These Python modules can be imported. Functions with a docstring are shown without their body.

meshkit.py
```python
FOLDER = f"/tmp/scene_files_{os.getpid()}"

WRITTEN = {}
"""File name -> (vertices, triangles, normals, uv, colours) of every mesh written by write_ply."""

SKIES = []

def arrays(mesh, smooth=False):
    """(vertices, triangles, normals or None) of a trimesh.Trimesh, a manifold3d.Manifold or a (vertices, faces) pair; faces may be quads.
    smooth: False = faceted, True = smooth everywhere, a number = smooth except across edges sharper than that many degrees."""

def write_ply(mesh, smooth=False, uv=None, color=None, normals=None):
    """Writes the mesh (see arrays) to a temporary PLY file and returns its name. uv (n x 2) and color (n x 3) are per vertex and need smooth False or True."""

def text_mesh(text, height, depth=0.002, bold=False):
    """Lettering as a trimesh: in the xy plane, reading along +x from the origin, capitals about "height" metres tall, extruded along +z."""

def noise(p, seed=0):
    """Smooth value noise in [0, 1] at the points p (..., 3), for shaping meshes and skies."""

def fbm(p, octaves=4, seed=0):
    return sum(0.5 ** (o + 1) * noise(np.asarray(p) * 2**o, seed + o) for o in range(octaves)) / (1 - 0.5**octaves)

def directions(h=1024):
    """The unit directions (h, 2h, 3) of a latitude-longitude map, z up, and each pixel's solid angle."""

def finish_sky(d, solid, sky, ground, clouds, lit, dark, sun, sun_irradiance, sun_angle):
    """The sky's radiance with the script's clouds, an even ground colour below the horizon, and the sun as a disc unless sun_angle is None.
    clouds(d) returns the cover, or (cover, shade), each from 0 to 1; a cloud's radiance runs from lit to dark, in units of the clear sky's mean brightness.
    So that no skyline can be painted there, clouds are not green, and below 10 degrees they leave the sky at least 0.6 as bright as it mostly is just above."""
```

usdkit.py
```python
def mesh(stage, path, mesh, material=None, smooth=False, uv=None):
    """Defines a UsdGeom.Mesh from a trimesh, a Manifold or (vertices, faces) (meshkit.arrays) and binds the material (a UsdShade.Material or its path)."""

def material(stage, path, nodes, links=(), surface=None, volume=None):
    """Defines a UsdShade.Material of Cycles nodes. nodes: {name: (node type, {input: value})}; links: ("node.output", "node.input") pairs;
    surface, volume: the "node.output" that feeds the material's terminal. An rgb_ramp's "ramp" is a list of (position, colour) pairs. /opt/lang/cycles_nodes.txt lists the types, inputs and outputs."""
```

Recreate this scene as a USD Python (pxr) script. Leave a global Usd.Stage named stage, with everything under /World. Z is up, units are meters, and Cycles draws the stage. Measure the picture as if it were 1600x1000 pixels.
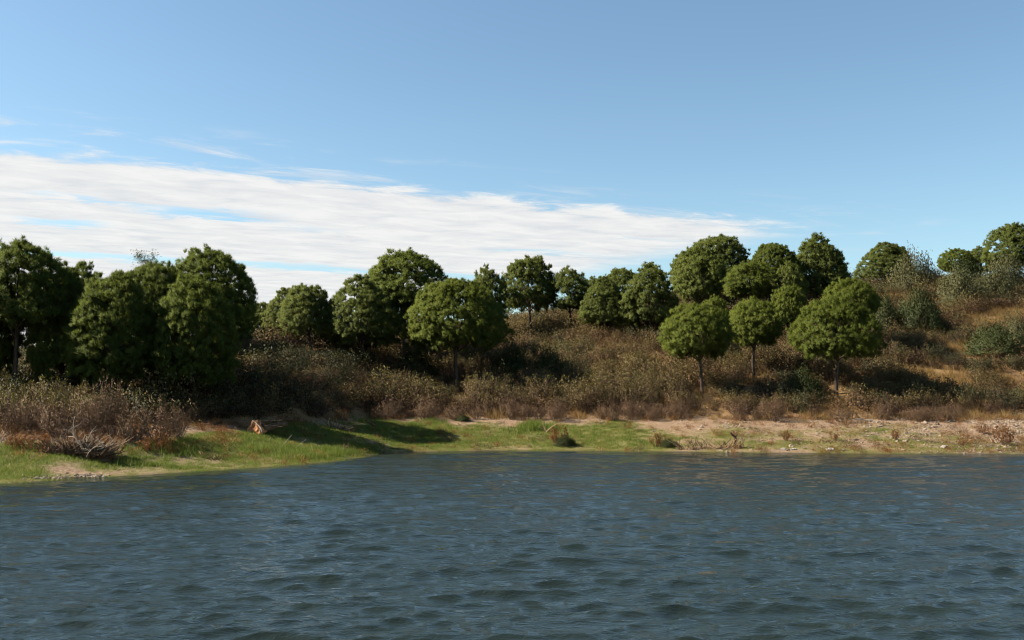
import math, random
import numpy as np
import trimesh
import usdkit
from meshkit import fbm
from scipy.interpolate import PchipInterpolator
from pxr import Usd, UsdGeom, UsdLux, UsdShade, Gf, Sdf, Vt

random.seed(7)
RNG = np.random.default_rng(7)
PI = math.pi
stage = Usd.Stage.CreateInMemory()
UsdGeom.SetStageUpAxis(stage, 'Z')
UsdGeom.SetStageMetersPerUnit(stage, 1.0)
UsdGeom.Xform.Define(stage, '/World')
UsdGeom.Scope.Define(stage, '/World/Looks')

# ---------------------------------------------------------------- camera, sky, sun, exposure
F, CAM_H, HORIZON = 1570.0, 2.6, 615.0          # focal length in pixels of a 1600 px wide picture
PITCH = math.atan((HORIZON - 500.0) / F)
cam = UsdGeom.Camera.Define(stage, '/World/camera')
cam.CreateHorizontalApertureAttr(36.0)
cam.CreateFocalLengthAttr(36.0 * F / 1600.0)
cam.CreateClippingRangeAttr(Gf.Vec2f(0.05, 100000.0))
cam.AddTranslateOp().Set(Gf.Vec3d(0, 0, CAM_H))
cam.AddRotateXOp().Set(90.0 + math.degrees(PITCH))
cam.CreateExposureAttr(1.4)

SUN_EL, SUN_AZ = math.radians(38.0), math.radians(-88.0)
SKY_STRENGTH = 0.064
SUN_INTENSITY = 1.25


def mat(name, nodes, links, surface=None, volume=None):
    return usdkit.material(stage, '/World/Looks/' + name, nodes, links, surface, volume)


def sky_material():
    n, l = {}, []
    cnt = [0]

    def add(kind, ins=None, **conn):
        cnt[0] += 1
        k = 'n%d' % cnt[0]
        n[k] = (kind, ins or {})
        for a, b in conn.items():
            l.append((b, k + '.' + a))
        return k

    def M(op, a, b=None, c=None):
        ins, conn = {'math_type': op}, {}
        for key, val in (('value1', a), ('value2', b), ('value3', c)):
            if val is None:
                continue
            if isinstance(val, str):
                conn[key] = val
            else:
                ins[key] = float(val)
        return add('math', ins, **conn) + '.value'

    def S(lo, hi, x):
        return add('map_range', {'range_type': 'smoothstep', 'from_min': lo, 'from_max': hi, 'to_min': 0.0, 'to_max': 1.0, 'clamp': True}, value=x) + '.result'

    tc = add('texture_coordinate')
    sep = add('separate_xyz', vector=tc + '.generated')
    z = M('maximum', sep + '.z', 0.035)
    X, Y = M('divide', sep + '.x', z), M('divide', sep + '.y', z)
    a = M('add', M('multiply', X, 0.894), M('multiply', Y, 0.447))
    b = M('subtract', M('multiply', Y, 0.894), M('multiply', X, 0.447))
    p1 = add('combine_xyz', {'z': 3.1}, x=M('multiply', a, 0.9), y=M('multiply', b, 1.25)) + '.vector'
    n1 = add('noise_texture', {'scale': 1.15, 'detail': 7.0, 'roughness': 0.58, 'distortion': 0.25}, vector=p1) + '.fac'
    p2 = add('combine_xyz', {'z': 8.7}, x=M('multiply', a, 0.9), y=M('multiply', b, 1.4)) + '.vector'
    n2 = add('noise_texture', {'scale': 3.2, 'detail': 6.0, 'roughness': 0.6, 'distortion': 0.4}, vector=p2) + '.fac'
    p3 = add('combine_xyz', {'z': 1.7}, x=M('multiply', a, 0.9), y=M('multiply', b, 2.2)) + '.vector'
    n3 = add('noise_texture', {'scale': 1.6, 'detail': 7.0, 'roughness': 0.62, 'distortion': 0.8}, vector=p3) + '.fac'
    wob = M('multiply', M('subtract', n1, 0.5), 1.3)
    bw = M('add', b, M('multiply', M('subtract', n2, 0.5), 0.8))
    bb = M('add', bw, M('multiply', wob, 0.6))
    band1 = M('multiply', S(4.35, 4.95, bw), M('subtract', 1.0, S(7.35, 7.95, bb)))
    band2 = S(7.75, 8.3, bb)
    aw = M('add', a, M('multiply', wob, 0.7))
    fade = M('subtract', 1.0, S(3.4, 4.8, aw))
    fade2 = M('subtract', 1.0, S(3.0, 4.2, aw))
    D = M('multiply', M('add', M('multiply', band1, fade), M('multiply', band2, fade2)), 1.3)

    def gap(a0, b0, wa, wb, k):
        da = M('divide', M('subtract', a, a0), wa)
        db = M('divide', M('subtract', M('add', b, M('multiply', M('subtract', n2, 0.5), 0.8)), b0), wb)
        r2 = M('add', M('multiply', da, da), M('multiply', db, db))
        return M('multiply', M('exponent', M('multiply', r2, -1.0)), k)

    G = gap(1.0, 5.75, 0.45, 0.22, 0.9)
    for g in (gap(0.35, 5.55, 0.5, 0.10, 0.45), gap(0.25, 6.4, 0.3, 0.2, 0.7), gap(3.3, 6.2, 0.5, 0.14, 0.6), gap(3.6, 5.4, 0.3, 0.1, 0.35), gap(1.7, 6.0, 0.4, 0.12, 0.35)):
        G = M('add', G, g)
    G = M('multiply', G, 1.45)
    dens = M('subtract', M('add', D, M('multiply', M('subtract', n1, 0.5), 1.0)), G)
    dens = M('add', dens, M('multiply', M('subtract', n2, 0.5), 0.6))
    cover = M('multiply', S(0.06, 1.0, dens), S(3.7, 4.4, bw))
    # thin streaks of cirrus over the upper edge and past the right end
    thin = M('multiply', S(0.5, 0.75, n3), M('multiply', S(3.75, 4.4, bw), M('subtract', 1.0, S(7.0, 9.0, b))))
    thin = M('multiply', M('multiply', thin, M('subtract', 1.0, S(4.5, 6.0, a))), M('subtract', 1.0, S(2.2, 3.2, X)))
    cover = M('maximum', cover, M('multiply', thin, M('add', 0.3, M('multiply', M('subtract', 1.0, S(0.0, 2.4, a)), 0.75))))
    cover = M('multiply', cover, S(0.0, 0.04, sep + '.z'))
    cover = M('multiply', cover, 0.97)
    sky = add('sky_texture', {'sky_type': 'single_scattering', 'sun_disc': False, 'sun_elevation': SUN_EL, 'sun_rotation': SUN_AZ,
                              'altitude': 200.0, 'air_density': 1.0, 'aerosol_density': 0.7, 'ozone_density': 0.6})
    shade = add('rgb_ramp', {'ramp': [(0.3, (4.4, 4.5, 4.65)), (0.62, (5.4, 5.4, 5.3))]}, fac=n2)
    tint = add('mix', {'mix_type': 'multiply', 'fac': 1.0, 'color2': (0.86, 0.99, 0.99)}, color1=sky + '.color')
    mixn = add('mix', {'mix_type': 'mix'}, fac=cover, color1=tint + '.color', color2=shade + '.color')
    bg = add('background_shader', {'strength': SKY_STRENGTH}, color=mixn + '.color')
    return mat('sky_look', n, l, surface=bg + '.background')


dome = UsdLux.DomeLight.Define(stage, '/World/sky')
dome.CreateIntensityAttr(1.0)
UsdShade.MaterialBindingAPI.Apply(dome.GetPrim()).Bind(sky_material())
sun = UsdLux.DistantLight.Define(stage, '/World/sun')
sun.CreateAngleAttr(0.53)
sun.CreateIntensityAttr(SUN_INTENSITY)
sun.CreateNormalizeAttr(True)
sun.CreateColorAttr(Gf.Vec3f(1.0, 0.92, 0.78))
sd = Gf.Vec3d(math.sin(SUN_AZ) * math.cos(SUN_EL), math.cos(SUN_AZ) * math.cos(SUN_EL), math.sin(SUN_EL))
sun.AddTransformOp().Set(Gf.Matrix4d().SetRotate(Gf.Rotation(Gf.Vec3d(0, 0, 1), sd)))


# ---------------------------------------------------------------- helpers
used = {}


def numbered(name, parent='/World'):
    k = (parent, name)
    used[k] = used.get(k, -1) + 1
    return name if used[k] == 0 else '%s_%03d' % (name, used[k])


def tag(prim, label=None, category=None, group=None, kind=None):
    for k, v in (('label', label), ('category', category), ('group', group), ('kind', kind)):
        if v:
            prim.SetCustomDataByKey(k, v)


def place(x, loc, rz=0.0, sc=(1, 1, 1), tilt=(0, 0)):
    x.AddTranslateOp().Set(Gf.Vec3d(*map(float, loc)))
    x.AddRotateXYZOp().Set(Gf.Vec3f(float(tilt[0]), float(tilt[1]), math.degrees(rz)))
    x.AddScaleOp().Set(Gf.Vec3f(*map(float, sc)))


def thing(name, label, category, loc=(0, 0, 0), rz=0.0, group=None, sc=(1, 1, 1), ref=None, tilt=(0, 0)):
    x = UsdGeom.Xform.Define(stage, '/World/' + numbered(name))
    place(x, loc, rz, sc, tilt)
    tag(x.GetPrim(), label, category, group)
    if ref:
        x.GetPrim().GetReferences().AddInternalReference(ref)
        x.GetPrim().SetInstanceable(True)
    return x.GetPrim()


def set_normals(me, normals):
    if normals is not None:
        me.CreateNormalsAttr(Vt.Vec3fArray.FromNumpy(np.asarray(normals, np.float32)))
        me.SetNormalsInterpolation('vertex')


def part(name, mesh, m, parent, smooth=False):
    p = str(parent.GetPath()) if parent is not None else '/World'
    me = usdkit.mesh(stage, p + '/' + numbered(name, p), mesh[:2] if isinstance(mesh, tuple) else mesh, m, smooth=smooth)
    set_normals(me, mesh[2] if isinstance(mesh, tuple) and len(mesh) > 2 else None)
    return me.GetPrim()


def facing(mesh, normals, per):
    """turns every blade's front to the side its foliage faces and gives it that foliage's smooth normal; per = vertices in one blade"""
    v, f = mesh
    n = np.repeat(normals, per, 0)
    g = np.cross(v[f[:, 1]] - v[f[:, 0]], v[f[:, 2]] - v[f[:, 0]])
    flip = (g * n[f[:, 0]]).sum(1) < 0
    f = f.copy()
    f[flip] = f[flip][:, ::-1]
    return v, f, n


def class_prim(name):
    return stage.CreateClassPrim('/World/' + name)


def join(parts):
    vs, fs, k = [], [], 0
    for v, f in parts:
        vs.append(v)
        fs.append(np.asarray(f) + k)
        k += len(v)
    return np.vstack(vs), np.vstack(fs)


def tube(pts, radii, n=6):
    """a tapering tube along the points"""
    pts, radii = np.asarray(pts, float), np.asarray(radii, float)
    d = np.gradient(pts, axis=0)
    d /= np.maximum(np.linalg.norm(d, axis=1, keepdims=True), 1e-9)
    ref = np.array([0.31, 0.95, 0.05])
    s = np.cross(d, ref)
    s /= np.maximum(np.linalg.norm(s, axis=1, keepdims=True), 1e-9)
    t = np.cross(d, s)
    ang = np.arange(n) * 2 * PI / n
    v = (pts[:, None] + radii[:, None, None] * (np.cos(ang)[None, :, None] * s[:, None] + np.sin(ang)[None, :, None] * t[:, None])).reshape(-1, 3)
    f, m = [], len(pts)
    for i in range(m - 1):
        for j in range(n):
            a, b = i * n + j, i * n + (j + 1) % n
            f += [(a, b, b + n), (a, b + n, a + n)]
    v = np.vstack([v, pts[0], pts[-1]])
    for j in range(n):
        f.append((len(v) - 2, (j + 1) % n, j))
        f.append((len(v) - 1, (m - 1) * n + j, (m - 1) * n + (j + 1) % n))
    return v, np.array(f)


def unit(v):
    return v / np.maximum(np.linalg.norm(v, axis=-1, keepdims=True), 1e-9)


def blades(base, axis, length, width, rng):
    """thin triangles: base (n,3), axis (n,3) unit, length (n,), width (n,)"""
    n = len(base)
    side = unit(np.cross(axis, unit(rng.normal(size=(n, 3)))))
    v = np.empty((n, 3, 3))
    v[:, 0] = base - side * width[:, None] / 2
    v[:, 1] = base + side * width[:, None] / 2
    v[:, 2] = base + axis * length[:, None]
    return v.reshape(-1, 3), np.arange(3 * n).reshape(-1, 3)


def leaves(base, axis, length, width, rng):
    """small diamond leaves"""
    n = len(base)
    side = unit(np.cross(axis, unit(rng.normal(size=(n, 3)))))
    v = np.empty((n, 4, 3))
    v[:, 0] = base
    mid = base + axis * length[:, None] * 0.5
    v[:, 1] = mid + side * width[:, None] / 2
    v[:, 2] = base + axis * length[:, None]
    v[:, 3] = mid - side * width[:, None] / 2
    k = np.arange(n)[:, None] * 4
    return v.reshape(-1, 3), np.vstack([k + [0, 1, 2], k + [0, 2, 3]])


# ---------------------------------------------------------------- terrain
SHX = [-400, -120, -60, -30, -20, -14.9, -13.7, -12.3, -10.7, -9.1, -7.7, -6.7, -6.1, -5.6, -4.6, -3, 0, 6, 11, 17, 22, 40, 80, 400]
SHY = [-60, 5, 21, 25.5, 27.5, 29.2, 30.7, 32.1, 33.7, 35.6, 37.7, 39.6, 42.0, 44.0, 45.2, 45.9, 46.4, 45.8, 44.6, 44.0, 43.9, 42, 34, -60]
_sh = PchipInterpolator(SHX, SHY)
_ft = PchipInterpolator([-400, -60, -40, -18, -14, -11, -9, -7.5, -5, 5, 15, 25, 60, 400], [-30, 33, 35.5, 38, 41, 45.5, 51, 54.5, 56, 55.5, 54.5, 54, 52, -20])
_k = PchipInterpolator([-400, -40, -24, -14, -8, 0, 12, 22, 40, 400], [0.1, 0.13, 0.15, 0.20, 0.27, 0.28, 0.31, 0.335, 0.34, 0.3])
_L = PchipInterpolator([-400, -40, -20, -10, -3, 4, 12, 20, 30, 50, 400], [30, 30, 30, 26, 27, 31, 34, 36, 37, 38, 40])


def shore(x):
    x = np.clip(x, -400, 400)
    return _sh(x) + 0.55 * noise2(x, 0 * x, 0.5, 0.7, 3) + 0.3 * noise2(x, 0 * x, 2.1, 3.7, 2)


def foot(x):
    return _ft(np.clip(x, -400, 400))


def noise2(x, y, scale, seed=0.0, octaves=4):
    p = np.stack([np.ravel(x) * scale, np.ravel(y) * scale, np.full(np.size(x), seed)], 1)
    return (np.asarray(fbm(p, octaves=octaves)).reshape(np.shape(x)) - 0.5) * 1.8


def terrain(x, y):
    x, y = np.asarray(x, float), np.asarray(y, float)
    ys, yf = shore(x), foot(x)
    s = y - ys
    t = np.clip(s / np.maximum(yf - ys, 1), 0, 1)
    bank = 1.3 * (0.35 * t + 0.65 * t * t * (3 - 2 * t))
    d = np.maximum(y - yf, 0)
    L = _L(np.clip(x, -400, 400))
    d2 = np.where(d > 0, 1 - np.exp(-np.minimum(d / 1.5, 30)), 0)
    q = 4.0
    dm = d * L / np.maximum((d ** q + L ** q) ** (1 / q), 1e-6)
    hill = _k(np.clip(x, -400, 400)) * dm * (0.6 + 0.4 * d2)
    rough = noise2(x, y, 0.16, 1.3) * 0.55 * np.clip(d / 5, 0, 1) + noise2(x, y, 0.6, 5.2, 3) * (0.05 + 0.09 * np.clip(d / 3, 0, 1)) * np.clip(s / 1.5, 0, 1)
    under = np.maximum(-0.10 * np.maximum(-s, 0) ** 1.05, -2.5)
    return np.where(s > 0, bank + hill + rough, under)


def ray(px, py):
    dx, dz = (px - 800) / F, (500 - py) / F
    c, s = math.cos(PITCH), math.sin(PITCH)
    return np.array([dx, c - dz * s, s + dz * c])


def on_ground(px, py):
    """where the line of sight through a pixel meets the terrain"""
    r = ray(px, py)
    ts = np.linspace(15, 140, 2600)
    p = np.array([0, 0, CAM_H]) + ts[:, None] * r
    hit = np.nonzero(p[:, 2] <= np.maximum(terrain(p[:, 0], p[:, 1]), 0.0))[0]
    return p[hit[0]] if len(hit) else None


def at_depth(px, y):
    x = (px - 800) / F * (y / (math.cos(PITCH))) * 1.0
    return np.array([x, y, float(terrain(x, y))])


def axis_values(lo, hi, step, far, grow=1.25):
    a = list(np.arange(lo, hi + 1e-6, step))
    d, v = step, hi
    while v < far:
        d *= grow
        v += d
        a.append(v)
    d, v = step, lo
    while v > -far:
        d *= grow
        v -= d
        a.insert(0, v)
    return np.array(a)


def grass_amount(x, y):
    """how green the bank is, 0 to 1"""
    s, yf = y - shore(x), foot(x)
    t = np.clip(s / np.maximum(yf - shore(x), 1), 0, 1.2)
    n = noise2(x, y, 0.35, 9.1, 4)
    n2 = noise2(x, y, 1.1, 4.1, 3)
    edge = np.interp(x, [-40, -14, -11.5, -10, -6, 1, 5, 10, 16, 24], [0.62, 0.66, 0.7, 1.1, 0.92, 0.86, 0.84, 0.7, 0.6, 0.5])
    amt = np.interp(x, [-40, -6, 1, 5, 12, 17, 26], [0.98, 1.12, 1.05, 0.75, 0.55, 0.3, 0.18])
    g = amt + 1.3 * n + 1.2 * n2 - 1.3 * np.exp(-(((x + 13.6) / 1.0) ** 2 + ((y - 32.2) / 0.9) ** 2))
    return np.clip(g * np.clip((edge + 0.45 * n - t) / 0.3, 0, 1) * np.clip(s / 0.9 + 1.6, 0, 1), 0, 1) * (y < yf + 1)


def build_ground():
    xs, ys = axis_values(-46, 62, 0.45, 1500), axis_values(22, 112, 0.36, 1500)
    gx, gy = np.meshgrid(xs, ys, indexing='ij')
    gz = terrain(gx, gy)
    v = np.stack([gx, gy, gz], -1).reshape(-1, 3)
    nx, ny = len(xs), len(ys)
    idx = np.arange(nx * ny).reshape(nx, ny)
    q = np.stack([idx[:-1, :-1], idx[1:, :-1], idx[1:, 1:], idx[:-1, 1:]], -1).reshape(-1, 4)
    g = grass_amount(gx, gy)
    s = gy - shore(gx)
    bank = np.clip((foot(gx) + 1.0 - gy) / 1.5, 0, 1)
    wet = np.clip(1 - s / 0.5, 0, 1)
    zone = np.stack([g, bank, wet], -1).reshape(-1, 3)
    m = mat('ground_look', {
        'a': ('attribute', {'attribute': 'zone'}), 'sep': ('separate_color', {}), 'geo': ('geometry', {}),
        'n1': ('noise_texture', {'scale': 0.7, 'detail': 6.0, 'roughness': 0.65}), 'n2': ('noise_texture', {'scale': 7.0, 'detail': 5.0, 'roughness': 0.7}),
        'vor': ('voronoi_texture', {'scale': 7.0, 'randomness': 1.0}),
        'soil': ('rgb_ramp', {'ramp': [(0.3, (0.09, 0.052, 0.026)), (0.5, (0.18, 0.105, 0.048)), (0.7, (0.29, 0.18, 0.08))]}),
        'sand': ('rgb_ramp', {'ramp': [(0.3, (0.10, 0.06, 0.035)), (0.5, (0.20, 0.13, 0.08)), (0.68, (0.31, 0.22, 0.145))]}),
        'turf': ('rgb_ramp', {'ramp': [(0.3, (0.08, 0.085, 0.022)), (0.5, (0.12, 0.12, 0.03)), (0.7, (0.16, 0.14, 0.045))]}),
        'm1': ('mix', {}), 'm2': ('mix', {}), 'm3': ('mix', {'color2': (0.05, 0.04, 0.022)}), 'w': ('math', {'math_type': 'multiply', 'value2': 0.75}),
        'bn': ('bump', {'strength': 0.7, 'distance': 0.08}), 'p': ('principled_bsdf', {'roughness': 0.95, 'specular_ior_level': 0.15})},
        [('a.color', 'sep.color'), ('geo.position', 'n1.vector'), ('geo.position', 'n2.vector'), ('geo.position', 'vor.vector'),
         ('n1.fac', 'soil.fac'), ('n2.fac', 'sand.fac'), ('n2.fac', 'turf.fac'), ('soil.color', 'm1.color1'), ('sand.color', 'm1.color2'), ('sep.g', 'm1.fac'),
         ('m1.color', 'm2.color1'), ('turf.color', 'm2.color2'), ('sep.r', 'm2.fac'), ('m2.color', 'm3.color1'), ('sep.b', 'w.value1'), ('w.value', 'm3.fac'),
         ('n2.fac', 'bn.height'), ('bn.normal', 'p.normal'), ('m3.color', 'p.base_color')], surface='p.BSDF')
    me = usdkit.mesh(stage, '/World/ground', (v, q), m, smooth=True)
    UsdGeom.PrimvarsAPI(me).CreatePrimvar('zone', Sdf.ValueTypeNames.Color3fArray, 'vertex').Set(Vt.Vec3fArray.FromNumpy(zone.astype(np.float32)))
    tag(me.GetPrim(), 'brown and grassy bank rising into a scrub covered hillside', 'ground', kind='structure')


build_ground()


# ---------------------------------------------------------------- water
def build_water():
    rng = np.random.default_rng(21)
    ang = np.concatenate([np.radians(np.linspace(-180, -34, 60)[:-1]), np.radians(np.linspace(-34, 34, 660)), np.radians(np.linspace(34, 180, 60)[1:-1])])
    r = np.concatenate([[0.5, 2.0, 4.0], np.geomspace(6.5, 52, 500), np.geomspace(52, 900, 26)[1:]])
    A, R = np.meshgrid(ang, r, indexing='ij')
    X, Y = R * np.sin(A), R * np.cos(A)
    fine = np.clip((np.radians(33.5) - np.abs(A)) / 0.05, 0, 1) * np.clip((R - 6.5) / 1.0, 0, 1) * np.clip((52 - R) / 3, 0, 1)
    Z, DX, DY = np.zeros_like(X), np.zeros_like(X), np.zeros_like(X)
    wind = math.radians(-78)                                     # direction the waves run
    gust = np.clip(0.95 + 0.8 * noise2(X, Y, 0.09, 2.2, 3), 0.5, 1.4)
    for i in range(110):
        lam = math.exp(rng.uniform(math.log(0.18), math.log(2.0)))
        th = wind + rng.normal(0, 0.24 if lam > 0.6 else 0.46)
        k = 2 * PI / lam
        amp = 0.0056 * lam ** 0.88 * (1.25 if lam < 0.5 else 0.7 if lam < 1.1 else 0.45)
        ph = k * (X * math.cos(th) + Y * math.sin(th)) + rng.uniform(0, 2 * PI)
        keep = np.clip((lam / np.maximum(R * 0.0032, 0.015) - 3) / 3, 0, 1)   # do not draw waves finer than the mesh
        w = amp * keep * fine * gust
        Z += w * np.cos(ph)
        q = 0.9 * w
        DX -= q * np.sin(ph) * math.cos(th)
        DY -= q * np.sin(ph) * math.sin(th)
    calm = np.clip((shore(X) - Y) / 3.0, 0.12, 1)
    Z *= calm
    v = np.stack([X + DX * calm, Y + DY * calm, Z], -1).reshape(-1, 3)
    na, nr = len(ang), len(r)
    idx = np.arange(na * nr).reshape(na, nr)
    nxt = np.roll(idx, -1, axis=0)
    nxt[-1] = idx[0]
    q = np.stack([idx[:, :-1], idx[:, 1:], nxt[:, 1:], nxt[:, :-1]], -1).reshape(-1, 4)[:, ::-1]
    inner = idx[:, 0]
    v = np.vstack([v, [[0, 0, 0]]])
    tri = np.vstack([q[:, [0, 1, 2]], q[:, [0, 2, 3]], np.stack([inner, np.full(na, len(v) - 1), nxt[:, 0]], 1)[:, ::-1]])
    # leave out what lies well inside the land
    c = v[tri].mean(1)
    tri = tri[(c[:, 1] - shore(c[:, 0])) < 1.5]
    n = np.cross(v[tri[:, 1]] - v[tri[:, 0]], v[tri[:, 2]] - v[tri[:, 0]])
    flip = n[:, 2] < 0
    tri[flip] = tri[flip][:, ::-1]
    m = mat('water_look', {
        'geo': ('geometry', {}), 'mp': ('mapping', {'scale': (1.0, 2.1, 1.0), 'rotation': (0, 0, 0.18)}),
        'n1': ('noise_texture', {'scale': 7.5, 'detail': 4.0, 'roughness': 0.6, 'distortion': 0.5}),
        'n2': ('noise_texture', {'scale': 1.8, 'detail': 3.0, 'roughness': 0.55, 'distortion': 0.4}),
        'b1': ('bump', {'strength': 1.0, 'distance': 0.017}), 'b2': ('bump', {'strength': 1.0, 'distance': 0.04}),
        'p': ('principled_bsdf', {'base_color': (0.0125, 0.0185, 0.0145), 'roughness': 0.035, 'ior': 1.333, 'specular_ior_level': 0.5})},
        [('geo.position', 'mp.vector'), ('mp.vector', 'n1.vector'), ('mp.vector', 'n2.vector'), ('n2.fac', 'b2.height'), ('n1.fac', 'b1.height'),
         ('b2.normal', 'b1.normal'), ('b1.normal', 'p.normal')], surface='p.BSDF')
    me = usdkit.mesh(stage, '/World/water', (v, tri), m, smooth=True)
    tag(me.GetPrim(), 'dark blue lake water ruffled by wind', 'water', kind='structure')


build_water()


# ---------------------------------------------------------------- plant materials
def leaf_look(name, ramp, trans=0.3, rough=0.6, spec=0.12, height=None, noise=1.6, tmul=1.2):
    """leaves whose colour varies from leaf to leaf and from plant to plant; height: ramp stops along the plant's own height for a second, lower colour"""
    nodes = {'geo': ('geometry', {}), 'oi': ('object_info', {}), 'tc': ('texture_coordinate', {}), 'nz': ('noise_texture', {'scale': noise, 'detail': 2.0}),
             'a': ('math', {'math_type': 'multiply', 'value2': 0.56}), 'b': ('math', {'math_type': 'multiply_add', 'value2': 0.10}), 'c': ('math', {'math_type': 'multiply_add', 'value2': 0.42}),
             'r': ('rgb_ramp', {'ramp': ramp}), 'p': ('principled_bsdf', {'roughness': rough, 'specular_ior_level': spec}), 't': ('translucent_bsdf', {}),
             'tm': ('mix', {'mix_type': 'multiply', 'fac': 1.0, 'color2': (tmul, tmul, 0.6 * tmul)}), 'mx': ('mix_closure', {'fac': trans})}
    links = [('geo.random_per_island', 'a.value1'), ('oi.random', 'b.value1'), ('a.value', 'b.value3'), ('tc.object', 'nz.vector'), ('nz.fac', 'c.value1'), ('b.value', 'c.value3'), ('c.value', 'r.fac')]
    col = 'r.color'
    if height:
        z0, z1, low = height
        nodes.update({'sz': ('separate_xyz', {}), 'hr': ('map_range', {'from_min': z0, 'from_max': z1, 'to_min': 0.0, 'to_max': 1.0, 'clamp': True}),
                      'lr': ('rgb_ramp', {'ramp': low}), 'hm': ('mix', {})})
        links += [('tc.object', 'sz.vector'), ('sz.z', 'hr.value'), ('c.value', 'lr.fac'), ('hr.result', 'hm.fac'), ('lr.color', 'hm.color1'), ('r.color', 'hm.color2')]
        col = 'hm.color'
    links += [(col, 'p.base_color'), (col, 'tm.color1'), ('tm.color', 't.color'), ('p.BSDF', 'mx.closure1'), ('t.BSDF', 'mx.closure2')]
    return mat(name, nodes, links, surface='mx.closure')


def wood_look(name, c1, c2, scale=6.0):
    return mat(name, {'tc': ('texture_coordinate', {}), 'mp': ('mapping', {'scale': (1, 1, 0.35)}), 'n': ('noise_texture', {'scale': scale, 'detail': 5.0, 'roughness': 0.7}),
                      'r': ('rgb_ramp', {'ramp': [(0.32, c1), (0.68, c2)]}), 'b': ('bump', {'strength': 0.8, 'distance': 0.02}), 'p': ('principled_bsdf', {'roughness': 0.9, 'specular_ior_level': 0.2})},
               [('tc.object', 'mp.vector'), ('mp.vector', 'n.vector'), ('n.fac', 'r.fac'), ('r.color', 'p.base_color'), ('n.fac', 'b.height'), ('b.normal', 'p.normal')], surface='p.BSDF')


PINE = leaf_look('pine_needles', [(0.1, (0.058, 0.074, 0.014)), (0.4, (0.132, 0.155, 0.029)), (0.7, (0.235, 0.252, 0.052)), (1.0, (0.33, 0.325, 0.09))], trans=0.45)
PINE_DARK = leaf_look('dark_pine_needles', [(0.1, (0.052, 0.07, 0.014)), (0.4, (0.116, 0.14, 0.028)), (0.75, (0.188, 0.192, 0.043)), (1.0, (0.255, 0.243, 0.066))], trans=0.4)
PINE_DULL = leaf_look('dull_pine_needles', [(0.1, (0.062, 0.076, 0.021)), (0.42, (0.134, 0.154, 0.038)), (0.75, (0.23, 0.246, 0.064)), (1.0, (0.3, 0.298, 0.094))], trans=0.42)
OLIVE = leaf_look('olive_leaves', [(0.1, (0.05, 0.05, 0.022)), (0.5, (0.11, 0.106, 0.047)), (0.9, (0.18, 0.17, 0.085))], trans=0.2)
LENTISK = leaf_look('lentisk_leaves', [(0.1, (0.028, 0.036, 0.012)), (0.5, (0.058, 0.068, 0.022)), (0.9, (0.10, 0.11, 0.036))], trans=0.22)
SCRUB_LOW = [(0.1, (0.07, 0.04, 0.022)), (0.5, (0.145, 0.086, 0.05)), (0.9, (0.22, 0.14, 0.08))]
SCRUB = leaf_look('scrub_leaves', [(0.1, (0.08, 0.07, 0.022)), (0.5, (0.165, 0.148, 0.045)), (0.9, (0.27, 0.235, 0.085))], trans=0.28, height=(0.5, 1.3, SCRUB_LOW))
SCRUB_BROWN = leaf_look('brown_scrub_leaves', [(0.1, (0.075, 0.058, 0.021)), (0.5, (0.165, 0.128, 0.046)), (0.9, (0.26, 0.2, 0.08))], trans=0.25, height=(0.2, 0.9, SCRUB_LOW))
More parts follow.
